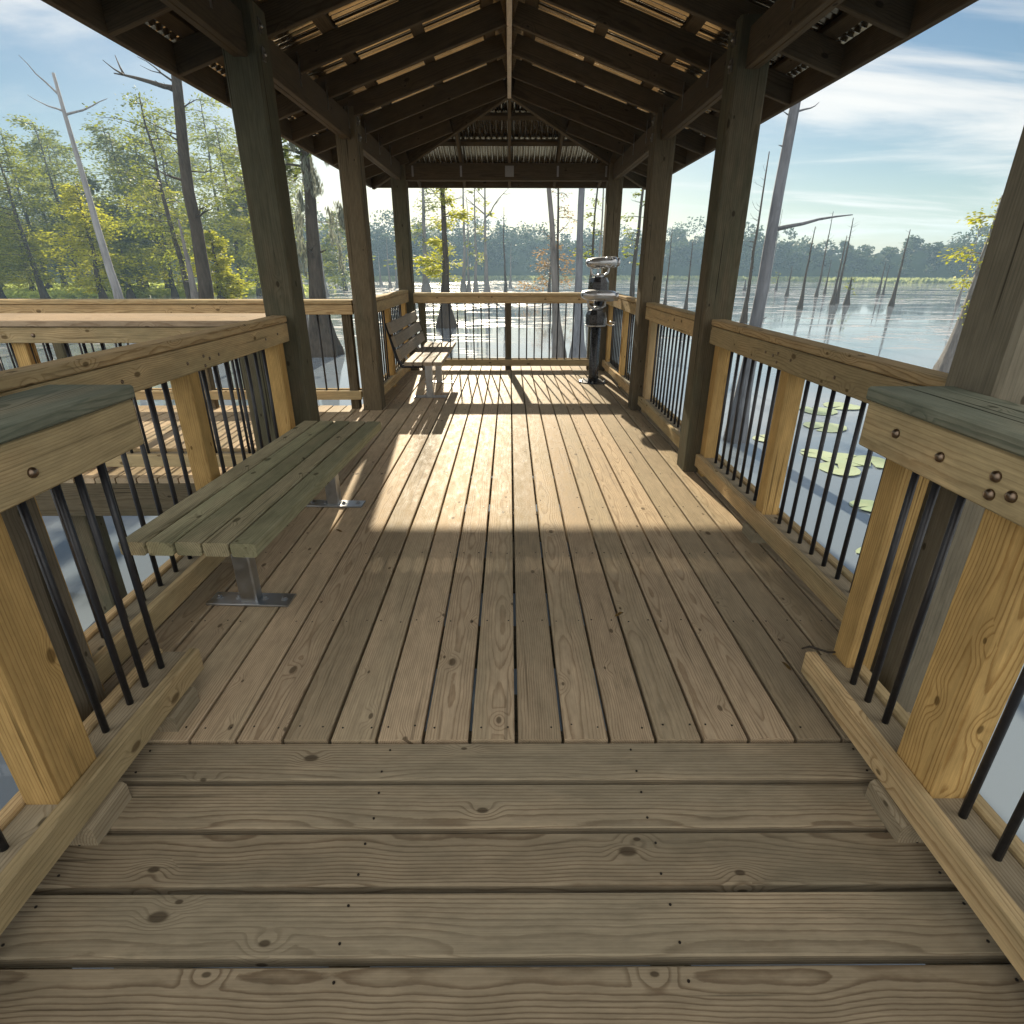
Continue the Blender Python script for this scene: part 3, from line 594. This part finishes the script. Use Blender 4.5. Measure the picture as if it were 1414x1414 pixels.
# ------------------------------------------------------------------ lily pads
mlil, t = newmat('lily_pad_leaf'); co = N(t, 'ShaderNodeTexCoord').outputs['Object']; b = N(t, 'ShaderNodeObjectInfo')
cc = mixc(t, b.outputs['Random'], (.26, .34, .20), (.42, .48, .30)); cc = mixc(t, maprange(t, noise(t, co, 9., 4.), .4, .7, 0, .5), cc, (.40, .42, .24))
out(t, principled(t, cc, .45, 0, bump(t, noise(t, co, 14., 3.), .4, .004)))
def pad(x, y, r, rot, lab, dark=False, z=0.012):
    mb = MB(); n = 26; pts = [(0, 0, 0)]; R = np.random.default_rng(int(x*97+y*31)); gap = .28
    for k in range(n+1):
        a = gap/2 + (2*math.pi-gap)*k/n; q = r*(1+.04*math.sin(3*a+x)+.02*R.normal()); pts.append((math.cos(a)*q, math.sin(a)*q*.95, .006*math.sin(2*a+y)+.004))
    for p in pts: mb.v.append(p)
    for p in pts: mb.v.append((p[0], p[1], p[2]-.005))
    m = len(pts)
    for k in range(1, n+1):
        mb.face((0, k, k+1), [(0, 0, 0)]*3, (0, 0, 0)); mb.face((m, m+k+1, m+k), [(0, 0, 0)]*3, (0, 0, 0)); mb.face((k, m+k, m+k+1, k+1), [(0, 0, 0)]*4, (0, 0, 0))
    o = inst('lily_pad', mb.mesh('lily_pad', mlil), None, (x, y, ZW+z), (0, 0, rot)); tag(o, lab, 'lily pad', 'lily pads floating right of the right railing'); return o
pads = [(4.33, 6.26, .17, 'pale lily pad left of the near rail, single one between the middle and end balusters'), (4.62, 6.30, .12, 'small green lily pad touching the single pale one from the right'),
 (5.02, 8.07, .27, 'large pale lily pad in the middle of the upper chain'), (4.70, 7.62, .24, 'pale lily pad directly below the large one of the upper chain'), (5.35, 7.95, .24, 'wide lily pad at the right end of the upper chain'),
 (4.75, 8.35, .2, 'thin pale lily pad at the left of the upper chain'), (4.33, 9.16, .2, 'dark green tilted lily pad beside the foot of the big pale snag'), (5.7, 9.95, .3, 'lily pad farthest up between the balusters'),
 (3.72, 4.95, .2, 'yellowish lily pad lowest in the bay, beside the bottom rail'),
 (4.05, 5.15, .2, 'dark green lily pad at the bottom of the bay touching the end post'), (4.2, 4.75, .22, 'pale lily pad half behind the end post at the bottom of the bay'), (3.55, 4.6, .17, 'small yellow-green lily pad nearest the bottom rail'),
 (6.2, 11.2, .3, 'distant lily pad just under the top rail, left'), (6.9, 11.6, .3, 'distant lily pad just under the top rail, right')]
for i, (x, y, r, lab) in enumerate(pads): pad(x, y, r*1.22, rng.uniform(0, 6.28), lab)
# ------------------------------------------------------------------ deck
mb = MB(); G0, GP = -.564, .146
def lboard(i, y0, y1):
    x0 = G0+GP*i+.0055; x1 = G0+GP*(i+1)-.0055; dz = rng.uniform(-.0015, .0015)
    j = rng.uniform(-.0012, .0012)
    mb.board(((x0+x1)/2+j, y0, -.019+dz), ((x0+x1)/2-j, y1, -.019+dz), x1-x0, .038, ch=.0035)
for i in range(-7, 14): lboard(i, 1.337, 8.62+rng.uniform(-.004, .004))
for i in range(-61, -7): lboard(i, 3.72, 5.98)
deck = mb
y = 1.327
for k in range(19):
    h = .1395; dz = rng.uniform(-.003, 0)
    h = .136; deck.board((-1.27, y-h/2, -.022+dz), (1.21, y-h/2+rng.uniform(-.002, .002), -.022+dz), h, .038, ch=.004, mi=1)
    y -= .153
# joists, rim boards, piles
jy = [1.39, 1.98, 2.59, 3.20, 3.81, 4.42, 5.03, 5.64, 6.25, 6.86, 7.47, 8.08, 8.58]
for q in jy: deck.board((-1.58, q, -.135), (1.48, q, -.135), .05, .19, mi=2)
for q in (3.80, 4.6, 5.3, 5.9): deck.board((-9.4, q, -.135), (-1.6, q, -.135), .05, .19, mi=2)
for x in (-1.1, -.37, .37, 1.05): deck.board((x, 1.30, -.135), (x, -1.6, -.135), .05, .19, mi=2)
deck.board((-9.4, 3.742, -.165), (-1.62, 3.742, -.165), .04, .25, mi=2); deck.board((-9.4, 5.958, -.165), (-1.62, 5.958, -.165), .04, .25, mi=2)
for xx in (-1.565, 1.458): deck.board((xx, 1.36, -.165), (xx, 8.6, -.165), .04, .25, mi=2)
for xx in (-1.25, 1.19): deck.board((xx, -1.6, -.165), (xx, 1.3, -.165), .04, .25, mi=2)
for (x, q) in ((-3.3, 4.0), (-5.7, 4.0), (-8.0, 4.0), (-3.3, 5.8), (-5.7, 5.8), (-8.0, 5.8), (0, 1.5), (0, 5.0), (0, 8.3), (-1.1, -.9), (1.05, -.9)):
    deck.board((x, q, -1.9), (x, q, -.05), .19, .19, (0, 1, 0), .012, mi=2)
# nail heads in rows over the joists
for q in jy[:-1]:
    for i in range(-7, 14):
        for o in (.03, .116):
            if rng.random() < .92:
                x = G0+GP*i+o+rng.uniform(-.006, .006); yy = q+rng.uniform(-.008, .008)
                deck.lathe((x, yy, -.001), [(.0034, 0), (.0034, .0022)], 6, 4, smooth=False)
for k in range(18):
    yy = 1.327-.07-.153*k
    for x in (-.37, .37, -1.1, 1.05):
        for o in (-.04, .04): deck.lathe((x+rng.uniform(-.006, .006), yy+o, -.004), [(.0034, 0), (.0034, .0022)], 6, 4, smooth=False)
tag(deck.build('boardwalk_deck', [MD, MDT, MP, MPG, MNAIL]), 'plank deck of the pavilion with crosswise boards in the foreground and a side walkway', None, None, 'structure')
# ------------------------------------------------------------------ pavilion
pav = empty('pavilion', (0, 5, 0), 'open timber lake pavilion with square posts and a hipped corrugated tin roof', 'pavilion')
RY = [1.45, 3.84, 5.75, 8.20]; LY = [1.27, 3.66, 5.75, 8.20]
PS = .19
POSTS = [(1.25, q) for q in RY] + [(-1.31-PS, q) for q in LY]
for (x, q) in POSTS:
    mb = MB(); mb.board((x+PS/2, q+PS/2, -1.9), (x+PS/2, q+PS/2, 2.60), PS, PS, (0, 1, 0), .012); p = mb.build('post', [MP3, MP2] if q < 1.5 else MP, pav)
    if q < 1.5:
        for pl_ in p.data.polygons:
            if pl_.normal.y < -.9: pl_.material_index = 1
    s = 1 if x > 0 else -1; xi = x if x > 0 else x+PS
    for dz in (0, .12):
        m2 = MB(); m2.box((xi-.008*s, q+.05, 2.36+dz), (xi, q+.09, 2.42+dz)); m2.lathe((xi-.008*s, q+.07, 2.39+dz), [(.012, 0), (.010, .008), (.004, .012)], 8, 0, (-s, 0, 0)); m2.build('bracket', MTIE, p)
ZB0, ZB1 = 2.36, 2.55
for s, ys, xi in ((1, RY, 1.25), (-1, LY, -1.31)):
    for a, b in zip(ys[:-1], ys[1:]):
        for o in (.055, .0955):
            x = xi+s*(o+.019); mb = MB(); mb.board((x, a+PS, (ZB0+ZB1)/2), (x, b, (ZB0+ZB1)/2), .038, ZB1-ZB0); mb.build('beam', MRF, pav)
for yy in (8.235, 8.30, 1.52): mb = MB(); mb.board((-1.31, yy+.019, 2.455), (1.25, yy+.019, 2.455), .038, .19); mb.build('tie_beam', MRF, pav)
SL = .333; Z0 = 2.97; AP0, AP1 = 2.73, 6.99; EX = 1.87; E0, E1 = AP0-EX, AP1+EX
def under(x): return Z0-SL*abs(x)
nrm = lambda s: Vector((s*SL, 0, 1)).normalized()
RD = .14
rys = [AP1-.61*i for i in range(0, 8)] + [AP1+.61, AP1+1.22] + [AP0-.61, AP0-1.22]
for s in (1, -1):
    for q in rys:
        x0 = .021
        if q > AP1+.01: x0 = q-AP1+.03
        if q < AP0-.01: x0 = AP0-q+.03
        if x0 > 1.7: continue
        n = nrm(s); a = Vector((s*x0, q, under(x0))) + n*RD/2; b = Vector((s*EX, q, under(EX))) + n*RD/2
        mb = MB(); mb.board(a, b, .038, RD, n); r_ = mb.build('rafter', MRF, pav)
        if x0 < 1.2:
            m2 = MB(); xb = (1.25+.055 if s > 0 else -(1.31+.055))
            m2.box((xb-s*.003, q-.045, 2.44), (xb-s*.0005, q-.02, 2.62)); m2.build('rafter_tie', MTIE, r_)
for (ay, sg) in ((AP1, 1), (AP0, -1)):
    for d in (0, .61, -.61, 1.22, -1.22):
        y0 = ay+sg*(abs(d)+.03); n = Vector((0, sg*SL, 1)).normalized()
        a = Vector((d, y0, under(abs(d)+.03)))+n*RD/2; b = Vector((d, ay+sg*EX, under(EX)))+n*RD/2
        if abs(d) > 1.7: continue
        mb = MB(); mb.board(a, b, .038, RD, n); r_ = mb.build('rafter', MRF, pav)
        if sg > 0:
            m2 = MB(); m2.box((d-(.055 if d == 0 else .012), 8.232, 2.40), (d+(.055 if d == 0 else .012), 8.2345, 2.52)); m2.build('rafter_tie', MTIE, r_)
    for s in (1, -1):
        a = Vector((s*.01, ay+sg*.01, Z0+.055)); b = Vector((s*EX, ay+sg*EX, under(EX)+.055))
        mb = MB(); mb.board(a, b, .045, .16); mb.build('hip_rafter', MRF, pav)
mb = MB(); mb.board((0, AP0+.02, Z0+.055), (0, AP1-.02, Z0+.055), .038, .185); mb.build('ridge_board', MRB, pav)
PZ = RD*math.sqrt(1+SL*SL)+.0205
for d in (.16, .66, 1.16, 1.78):
    for s in (1, -1):
        n = nrm(s); mb = MB(); mb.board((s*d, AP0-d+.05, under(d)+PZ), (s*d, AP1+d-.05, under(d)+PZ), .089, .038, n); mb.build('purlin', MRF, pav)
    for ay, sg in ((AP1, 1), (AP0, -1)):
        n = Vector((0, sg*SL, 1)).normalized(); mb = MB(); mb.board((-d+.06, ay+sg*d, under(d)+PZ), (d-.06, ay+sg*d, under(d)+PZ), .089, .038, n); mb.build('purlin', MRF, pav)
for s in (1, -1):
    mb = MB(); mb.board((s*(EX+.021), E0-.02, 2.425), (s*(EX+.021), E1+.02, 2.425), .038, .155); mb.build('fascia', MRF, pav)
for yy in (E0-.021, E1+.021): mb = MB(); mb.board((-EX, yy, 2.425), (EX, yy, 2.425), .038, .155); mb.build('fascia', MRF, pav)
# corrugated sheets (real corrugations)
WL, AMP = .068, .0155; SZ = PZ+.0195+AMP+.002; EO = EX+.075
def corr(side):
    mb = MB(); st = WL/8
    if side in (1, -1):
        k = int((EO*2+(AP1-AP0))/st); prev = None
        for i in range(k+1):
            q = AP0-EO+i*st; x0 = 0 if AP0 <= q <= AP1 else (AP0-q if q < AP0 else q-AP1)
            if x0 > EO-.002: x0 = EO-.002
            w = AMP*math.sin(2*math.pi*q/WL); n0 = len(mb.v)
            mb.v.append((side*x0, q, Z0-SL*x0+SZ+w)); mb.v.append((side*EO, q, Z0-SL*EO+SZ+w))
            if i: mb.face((n0-2, n0-1, n0+1, n0), [(0, 0, 0)]*4, (0, 0, 0), 0, True)
    else:
        ay, sg = side; k = int(2*EO/st)
        for i in range(k+1):
            x = -EO+i*st; d0 = min(abs(x), EO-.002); w = AMP*math.sin(2*math.pi*x/WL); n0 = len(mb.v)
            mb.v.append((x, ay+sg*d0, Z0-SL*d0+SZ+w)); mb.v.append((x, ay+sg*EO, Z0-SL*EO+SZ+w))
            if i: mb.face((n0-2, n0-1, n0+1, n0), [(0, 0, 0)]*4, (0, 0, 0), 0, True)
    mb.build('roof_sheet', MTIN, pav)
for sd in (1, -1, (AP1, 1), (AP0, -1)): corr(sd)
mb = MB()
for s in (1, -1): mb.board((s*.075, AP0, Z0+SZ-.075*SL+.022), (s*.075, AP1, Z0+SZ-.075*SL+.022), .16, .003, nrm(s), .0005)
for ay, sg in ((AP1, 1), (AP0, -1)):
    for s in (1, -1): mb.board((0, ay, Z0+SZ+.02), (s*EO, ay+sg*EO, Z0-SL*EO+SZ+.02), .15, .004, (0, 0, 1), .0005)
mb.build('ridge_cap', MTIN, pav)
# ------------------------------------------------------------------ railings
balus = {}
def bal_mesh(z0, z1):
    k = (round(z0, 3), round(z1, 3))
    if k not in balus:
        mb = MB(); mb.tube([(0, 0, z0), (0, 0, z1)], [.0095, .0095], 10); balus[k] = mb.mesh('baluster', MBLK)
    return balus[k]
mbt = MB(); mbt.lathe((0, 0, 0), [(.013, -.002), (.0125, .003), (.009, .008), (.003, .010)], 12); BOLT = mbt.mesh('bolt', MBOLT)
mbt = MB(); mbt.lathe((0, 0, 0), [(.0075, -.002), (.007, .002), (.004, .004)], 10); BOLT2 = mbt.mesh('bolt', MBOLT)
def railing(label, p, u, n, s0, s1, bh, posts, bals, bolts=(), cap=(0.0, 0.0), capmat=None, bot=None, ztop=1.05, zb0=.06, post_top=None, capw=.24, blocks=(), capin=.012, boards=None, postn=.0825, postmat=None, boltmesh=None, blk_n=.045, plate=None, pl=.0885):
    u, n = Vector((*u, 0)).normalized(), Vector((*n, 0)).normalized(); p = Vector((*p, 0))
    r = empty('railing', p+u*s0, label, 'railing', 'timber and black baluster railings of the boardwalk')
    zt = ztop-.038; capmat = capmat or MR
    at = lambda s, m, z: p+u*s+n*m+Vector((0, 0, z))
    mb = MB(); mb.board(at(s0-cap[0], capw/2-capin, ztop-.019), at(s1+cap[1], capw/2-capin, ztop-.019), capw, .038, ch=.006); mb.build('top_cap', capmat, r)
    for m in (.019, .146):
        mb = MB(); mb.board(at(s0, m, zt-.002-bh/2), at(s1, m, zt-.002-bh/2), .038, bh-.003); mb.build('side_board', MR, r)
    b0, b1 = bot or (s0, s1)
    for m in (.019, .146):
        mb = MB(); mb.board(at(b0, m, zb0+.045), at(b1, m, zb0+.045), .038, .089, ch=.005); mb.build('bottom_rail', MR, r)
    mb = MB(); mb.board(at(b0+.002, .0825, zb0+.06), at(b1-.002, .0825, zb0+.06), .086, .034); mb.build('baluster_plate', plate or MPL, r)
    for s in posts:
        mb = MB(); mb.board(at(s, postn, -.02), at(s, postn, (post_top or zt)-.004), .0885, pl, u, .004); mb.build('rail_post', postmat or MRP, r)
    bm = bal_mesh(zb0+.07, zt-bh+.03)
    for s in bals: inst('baluster', bm, r, at(s, .0825, 0))
    ang = math.atan2(-n.y, -n.x)
    for (s, z) in bolts: inst('bolt', boltmesh or BOLT, r, at(s, -.001, z), (0, math.radians(90), ang))
    for s in blocks:
        mb = MB(); mb.board(at(s-.07, blk_n, .022), at(s+.07, blk_n, .022), .125, .075, ch=.010); mb.build('support_block', MPL, r)
    return r
def spread(a, b, sp):
    n = max(1, round((b-a)/sp)-1); d = (b-a)/(n+1); return [a+d*(i+1) for i in range(n)]
U, NR, NL = (0, 1), (1, 0), (-1, 0)
# approach, right: inner face x = 1.01
railing('foreground right railing with big round bolts and a weathered grey-green cap', (1.01, 0), U, NR, -1.7, 1.575, .13, [1.075, -.55, -1.6],
        [1.43, 1.35, 1.262, .955, .85, .74, .63, .52, .41, .30, .19, .08, -.03, -.14, -.25, -.36], bolts=((1.43, .955), (1.262, .945), (1.10, .955), (1.10, .915), (1.05, .93), (.40, .94), (-.1, .94)), capmat=MCAP, blocks=(1.06, -.5), pl=.14)
# a separate end post stands at the end of that rail
mb = MB(); mb.board((1.155, 1.548, .0), (1.155, 1.548, 1.008), .085, .085, (0, 1, 0)); 
tag(mb.build('rail_post', MRP), 'golden square rail post standing against the nearest right pavilion post', 'post')
railing('foreground left railing with a weathered grey-green cap beside the backless bench', (-1.07, 0), U, NL, -1.7, 1.60, .135, [1.065, -.55, -1.6],
        [1.515, 1.425, 1.347, 1.235, .88, .77, .66, .55, .44, .33, .22, .11, 0, -.11, -.22], bolts=((1.20, .93), (1.03, .915), (.4, .93)), capmat=MCAP, blocks=(1.06, 1.44, -.5), pl=.14)
RB = lambda s, z=.955: ((s-.16, z), (s-.02, z+.012), (s-.02, z-.03), (s+.03, z-.005), (s+.12, z))
railing('right pavilion railing of the nearest bay, golden boards over the lily pads', (1.31, 0), U, NR, 1.642, 3.838, .112, [1.70, 2.81, 3.79],
        spread(1.75, 2.765, .118)+spread(2.855, 3.745, .112), bolts=RB(2.85)+((2.30, .945),), boltmesh=BOLT2, bot=(1.645, 3.80), blocks=(2.77,), capw=.09, capin=.002, ztop=1.045)
railing('right pavilion railing of the middle bay', (1.31, 0), U, NR, 4.032, 5.748, .112, [5.69, 4.08], spread(4.13, 5.645, .112), bolts=((4.9, .95),), boltmesh=BOLT2, capw=.09, capin=.002, ztop=1.045, postmat=MR)
railing('right pavilion railing of the far bay behind the binocular viewers', (1.31, 0), U, NR, 5.942, 8.198, .112, [5.99, 7.05, 8.14], spread(6.04, 7.005, .112)+spread(7.095, 8.095, .112), boltmesh=BOLT2, capw=.09, capin=.002, ztop=1.045)
railing('left pavilion railing of the nearest bay beside the backless bench', (-1.37, 0), U, NL, 1.462, 3.655, .112, [1.52, 2.56, 3.60], spread(1.565, 2.515, .112)+spread(2.605, 3.555, .112),
        bolts=RB(2.62, .975)+((2.02, .98), (3.30, .98), (3.48, .99)), boltmesh=BOLT2, blocks=(2.56,), capw=.09, capin=.002, ztop=1.08)
railing('left pavilion railing of the far bay behind the bench with a backrest', (-1.37, 0), U, NL, 5.942, 8.198, .112, [5.99, 7.05, 8.14], spread(6.04, 7.005, .112)+spread(7.095, 8.095, .112), boltmesh=BOLT2, capw=.09, capin=.002, ztop=1.07)
railing('far end railing of the pavilion facing the lake, with a centre post', (-1.31, 8.205), (1, 0), (0, 1), .002, 2.558, .092, [.10, 1.29, 2.46], spread(.145, 1.245, .11)+spread(1.335, 2.415, .11), ztop=1.03, postmat=MP)
# side walkway to the left
railing('near railing of the side walkway on the left, with a broad sunlit cap', (-9.4, 3.78), (1, 0), (0, 1), .0, 7.88, .10, [.1, 1.7, 3.3, 4.9, 6.2, 7.72], spread(.15, 7.67, .12), ztop=1.04, capmat=MWK, capw=.64,
        bolts=((5.6, .95), (6.35, .95), (4.9, .95), (4.9, .92), (3.3, .95)))
railing('far railing of the side walkway on the left, in front of the cypress grove', (-9.4, 5.79), (1, 0), (0, 1), .0, 7.88, .092, [.1, 1.7, 3.3, 4.9, 6.3, 7.80], spread(.15, 7.75, .12), ztop=1.06, zb0=.10, postmat=MP)
mb = MB(); mb.board((-1.70, 3.86, -1.9), (-1.70, 3.86, .98), .16, .085, (0, 1, 0), .01)
tag(mb.build('corner_post', MP), 'dark broad post behind the railing at the corner of the side walkway', 'post')
mb = MB(); mb.tube([(1.00, 1.585, .155), (1.03, 1.592, .158), (1.06, 1.588, .150), (1.09, 1.575, .146), (1.125, 1.578, .146), (1.16, 1.562, .143)], [.003, .004, .004, .0035, .003, .002], 6)
tag(mb.build('twig', MBK_D), 'thin crooked dark twig lying across the end of the right kerb rail', 'twig')
for (x, q, a, lab) in ((.46, 2.02, .6, 'small pale leaf scrap on the shaded deck, right of centre, nearer the camera'), (1.02, 1.68, 1.9, 'tiny pale leaf scrap on the deck just beyond the right kerb end'), (-.95, 2.85, 2.6, 'small brown fallen leaf beside the far leg of the backless bench'), (.72, 6.3, .3, 'small brown fallen leaf in the sunny far half of the deck')):
    mb = MB(); c, s_ = math.cos(a), math.sin(a); L_ = .022; base = [(-L_, 0, 0), (-L_*.3, -L_*.35, .003), (L_*.7, -L_*.2, .006), (L_*1.2, 0, .002), (L_*.6, L_*.22, .007), (-L_*.4, L_*.3, .003)]
    P_ = [(x+u_*c-v_*s_, q+u_*s_+v_*c, .003+w_) for u_, v_, w_ in base]; mb.v += P_ + [(p[0], p[1], p[2]-.0012) for p in P_]
    mb.face(tuple(range(6)), [(0, 0, 0)]*6, (.5, .5, .5)); mb.face(tuple(range(11, 5, -1)), [(0, 0, 0)]*6, (.5, .5, .5))
    for k in range(6): mb.face((k, 6+k, 6+(k+1) % 6, (k+1) % 6), [(0, 0, 0)]*4, (.5, .5, .5))
    tag(mb.build('fallen_leaf', ML_R), lab, 'leaf')
# ------------------------------------------------------------------ benches
def bench(loc, rz, label, nslat, sw, gap, ln, ztop, th, legs, mat, back=None):
    r = empty('park_bench', loc, label, 'bench'); r.rotation_euler = (0, 0, rz); Lc = Vector(loc)
    tot = nslat*sw+(nslat-1)*gap
    for i in range(nslat):
        x = -tot/2+sw/2+i*(sw+gap); mb = MB(); e = rng.uniform(-.004, .004)
        mb.board(Lc+Vector((x, e, ztop-th/2)), Lc+Vector((x, ln+e, ztop-th/2)), sw, th, ch=.006); mb.build('seat_slat', mat, r)
    for q in legs:
        mb = MB(); mb.board(Lc+Vector((0, q, .008)), Lc+Vector((0, q, ztop-th-.008)), .076, .058, (0, 1, 0), .006)
        mb.board(Lc+Vector((-tot/2+.03, q, ztop-th-.004)), Lc+Vector((tot/2-.03, q, ztop-th-.004)), .05, .007, (0, 0, 1), .001)
        lg = mb.build('leg', MGAL, r)
        mb = MB(); mb.board(Lc+Vector((-.18, q, .006)), Lc+Vector((.18, q, .006)), .10, .010, (0, 0, 1), .002); mb.build('base_plate', MGAL, lg)
        for bx in (-.145, -.058, .058, .145):
            mb = MB(); mb.lathe(Lc+Vector((bx, q+.005, .011)), [(.016, 0), (.016, .003), (.010, .0035), (.010, .011), (.004, .013)], 6, smooth=False); mb.build('bolt', MGAL, lg)
    if back:
        for j in range(3):
            z = ztop+.075+j*.128; x = -tot/2-.045-j*.038; n = Vector((1, 0, .30)).normalized(); mb = MB()
            mb.board(Lc+Vector((x, 0, z)), Lc+Vector((x, ln, z)), .112, .034, n, .006); mb.build('back_slat', mat, r)
        for q in legs+[.05]:
            mb = MB(); mb.tube([Lc+Vector((.0, q, ztop-th-.012)), Lc+Vector((-tot/2-.03, q, ztop-th-.012)), Lc+Vector((-tot/2-.075, q, ztop+.03)), Lc+Vector((-tot/2-.165, q, ztop+.38))], [.018]*4, 8); mb.build('back_bracket', MGAL if q != .05 else MBLK, r)
    return r
bench((-1.155, 1.81, 0), math.radians(-2.8), 'backless bench of five greenish planks on two steel legs along the left railing', 5, .092, .010, 1.74, .45, .054, [.33, 1.43], MB_)
bench((-.90, 5.98, 0), 0, 'pale grey bench with a slatted backrest near the far left corner', 4, .088, .012, 1.74, .45, .038, [.42, 1.32], MB2, True)
# ------------------------------------------------------------------ binocular viewers (a high and a low head)
vw = empty('binocular_viewer', (1.08, 7.34, 0), 'black and silver binocular viewer with low and high heads at the far right corner', 'viewer')
mb = MB(); mb.lathe((1.08, 7.34, 0), [(.19, .0), (.19, .010), (.18, .013), (.06, .015)], 28); bp = mb.build('base_plate', MVB, vw)
for k in range(6):
    a = k*math.pi/3+.3; mb = MB(); mb.lathe((1.08+.16*math.cos(a), 7.34+.16*math.sin(a), .015), [(.013, 0), (.013, .006), (.008, .007), (.008, .018)], 6, smooth=False); mb.build('bolt', MGAL, bp)
def head(cx, cy, ztop_post, zdome, yawd, ln, nm, tilt=0, ring=False):
    mb = MB(); mb.lathe((cx, cy, 0.01), [(.056, 0), (.054, .1), (.054, ztop_post)], 20); mb.build('column', MVB, vw)
    mb = MB(); mb.lathe((cx, cy, ztop_post), [(.07, -.01), (.118, .02), (.122, .045), (.122, .135), (.095, .185), (.050, .195)], 8, smooth=False); d = mb.build('turret', MVB, vw)
    mb = MB(); mb.lathe((cx, cy, ztop_post+.19), [(.055, 0), (.05, .02), (.02, .04)], 16); mb.build('collar', MVS, d); mb = MB(); mb.lathe((cx, cy, ztop_post+.003), [(.124, .0), (.128, .008), (.124, .016)], 24); mb.build('turret_rim', MVS, d)
    zc = ztop_post+.36; ya = math.radians(yawd); f = Vector((math.cos(ya), math.sin(ya), math.tan(math.radians(tilt)))).normalized(); sd = Vector((-math.sin(ya), math.cos(ya), 0)); up = sd.cross(f)*-1
    if up.z < 0: up = -up
    o = Vector((cx, cy, zc))
    for s in (-1, 1):       # U shaped yoke
        mb = MB(); w = .105
        mb.tube([(cx, cy, ztop_post+.215), Vector((cx, cy, ztop_post+.21))+f*(s*w*.55), Vector((cx, cy, ztop_post+.235))+f*(s*w*.95), Vector((cx, cy, ztop_post+.30))+f*(s*w*1.08), o+f*(s*w)], [.014]*5, 10); mb.build('yoke_arm', MVS, vw)
    # shell: a flattened body made of two barrels under a shared cowl
    mb = MB(); k = 14; m = 20; n0 = 0
    for i in range(k+1):
        t = i/k; x = -ln*.5+ln*t; e_ = min(1, t/.42); pr = math.sqrt(max(0, 1-(1-e_)**2)); hh = .012+.062*pr*(1 if t < .9 else 1-(t-.9)*1.6); ww = .02+.115*pr*(1 if t < .9 else 1-(t-.9)*1.2)
        for j in range(m):
            a = 2*math.pi*j/m; cx_, cz_ = math.cos(a), math.sin(a)
            q = o + f*x + sd*(ww*math.copysign(abs(cx_)**.7, cx_)) + up*(hh*math.copysign(abs(cz_)**.8, cz_)*(1.0 if cz_ < 0 else .75))
            mb.v.append(q)
    for i in range(k):
        for j in range(m):
            q = (j+1) % m; mb.face((i*m+j, i*m+q, (i+1)*m+q, (i+1)*m+j), [(0, 0, 0)]*4, (0, 0, 0), 0, True)
    mb.face(tuple(range(m-1, -1, -1)), [(0, 0, 0)]*m, (0, 0, 0)); mb.face(tuple(k*m+j for j in range(m)), [(0, 0, 0)]*m, (0, 0, 0))
    b = mb.build(nm, MVS, vw)
    mb = MB()
    for s in (-1, 1): mb.lathe(o+f*(ln*.5-.01)+sd*(s*.062)-up*.012, [(.046, 0), (.048, .03), (.050, .045), (.044, .047), (.044, .02), (.001, .018)], 18, 0, f)
    mb.build('lens_barrel', MVS, b)
    mb = MB()
    for s in (-1, 1): mb.lathe(o-f*(ln*.5-.02)+sd*(s*.034)-up*.004, [(.020, -.02), (.020, .0), (.017, .012), (.006, .013)], 14, 0, -f)
    mb.build('eyepiece', MVB, b)
    mb = MB(); mb.tube([o+f*(-.02)+sd*.12-up*.01, o+f*.02+sd*.17-up*.03, o+f*.06+sd*.13-up*.06], [.007]*3, 8); mb.build('grip', MVS, b)
    return b
head(1.05, 7.25, .69, 0, 8, .40, 'low_head', -2)
b = head(1.10, 7.47, 1.05, 0, 5, .36, 'high_head', 3)
# a hoop round the eyepieces of the high head and the crank of the low one
mb = MB(); pts = [Vector((1.185+.055*math.cos(a), 7.36, 1.41+.055*math.sin(a))) for a in [i*math.pi/8 for i in range(17)]]; mb.tube(pts, [.008]*17, 8, False); mb.build('hoop', MVS, vw)
mb = MB(); mb.tube([(1.15, 7.20, .86), (1.165, 7.19, .78), (1.17, 7.18, .72), (1.22, 7.17, .70), (1.27, 7.17, .71), (1.27, 7.17, .74), (1.21, 7.17, .745)], [.009]*7, 8); mb.build('crank', MVS, vw)
# ------------------------------------------------------------------ morning haze over the lake
m, t = newmat('morning_haze'); pv = N(t, 'ShaderNodeVolumePrincipled'); pv.inputs['Color'].default_value = (.50, .74, 1.0, 1); pv.inputs['Density'].default_value = .0011; pv.inputs['Anisotropy'].default_value = .2
o_ = N(t, 'ShaderNodeOutputMaterial'); t.links.new(pv.outputs[0], o_.inputs['Volume'])
mb = MB(); mb.v = [(x, yy, z) for z in (-3.0, 24) for yy in (-45, 430) for x in (-430, 430)]
for f in ((0, 2, 3, 1), (4, 5, 7, 6), (0, 1, 5, 4), (2, 6, 7, 3), (0, 4, 6, 2), (1, 3, 7, 5)): mb.face(f, [(0, 0, 0)]*4, (0, 0, 0))
tag(mb.build('haze', m), 'thin morning haze over the lake', 'haze', None, 'stuff')
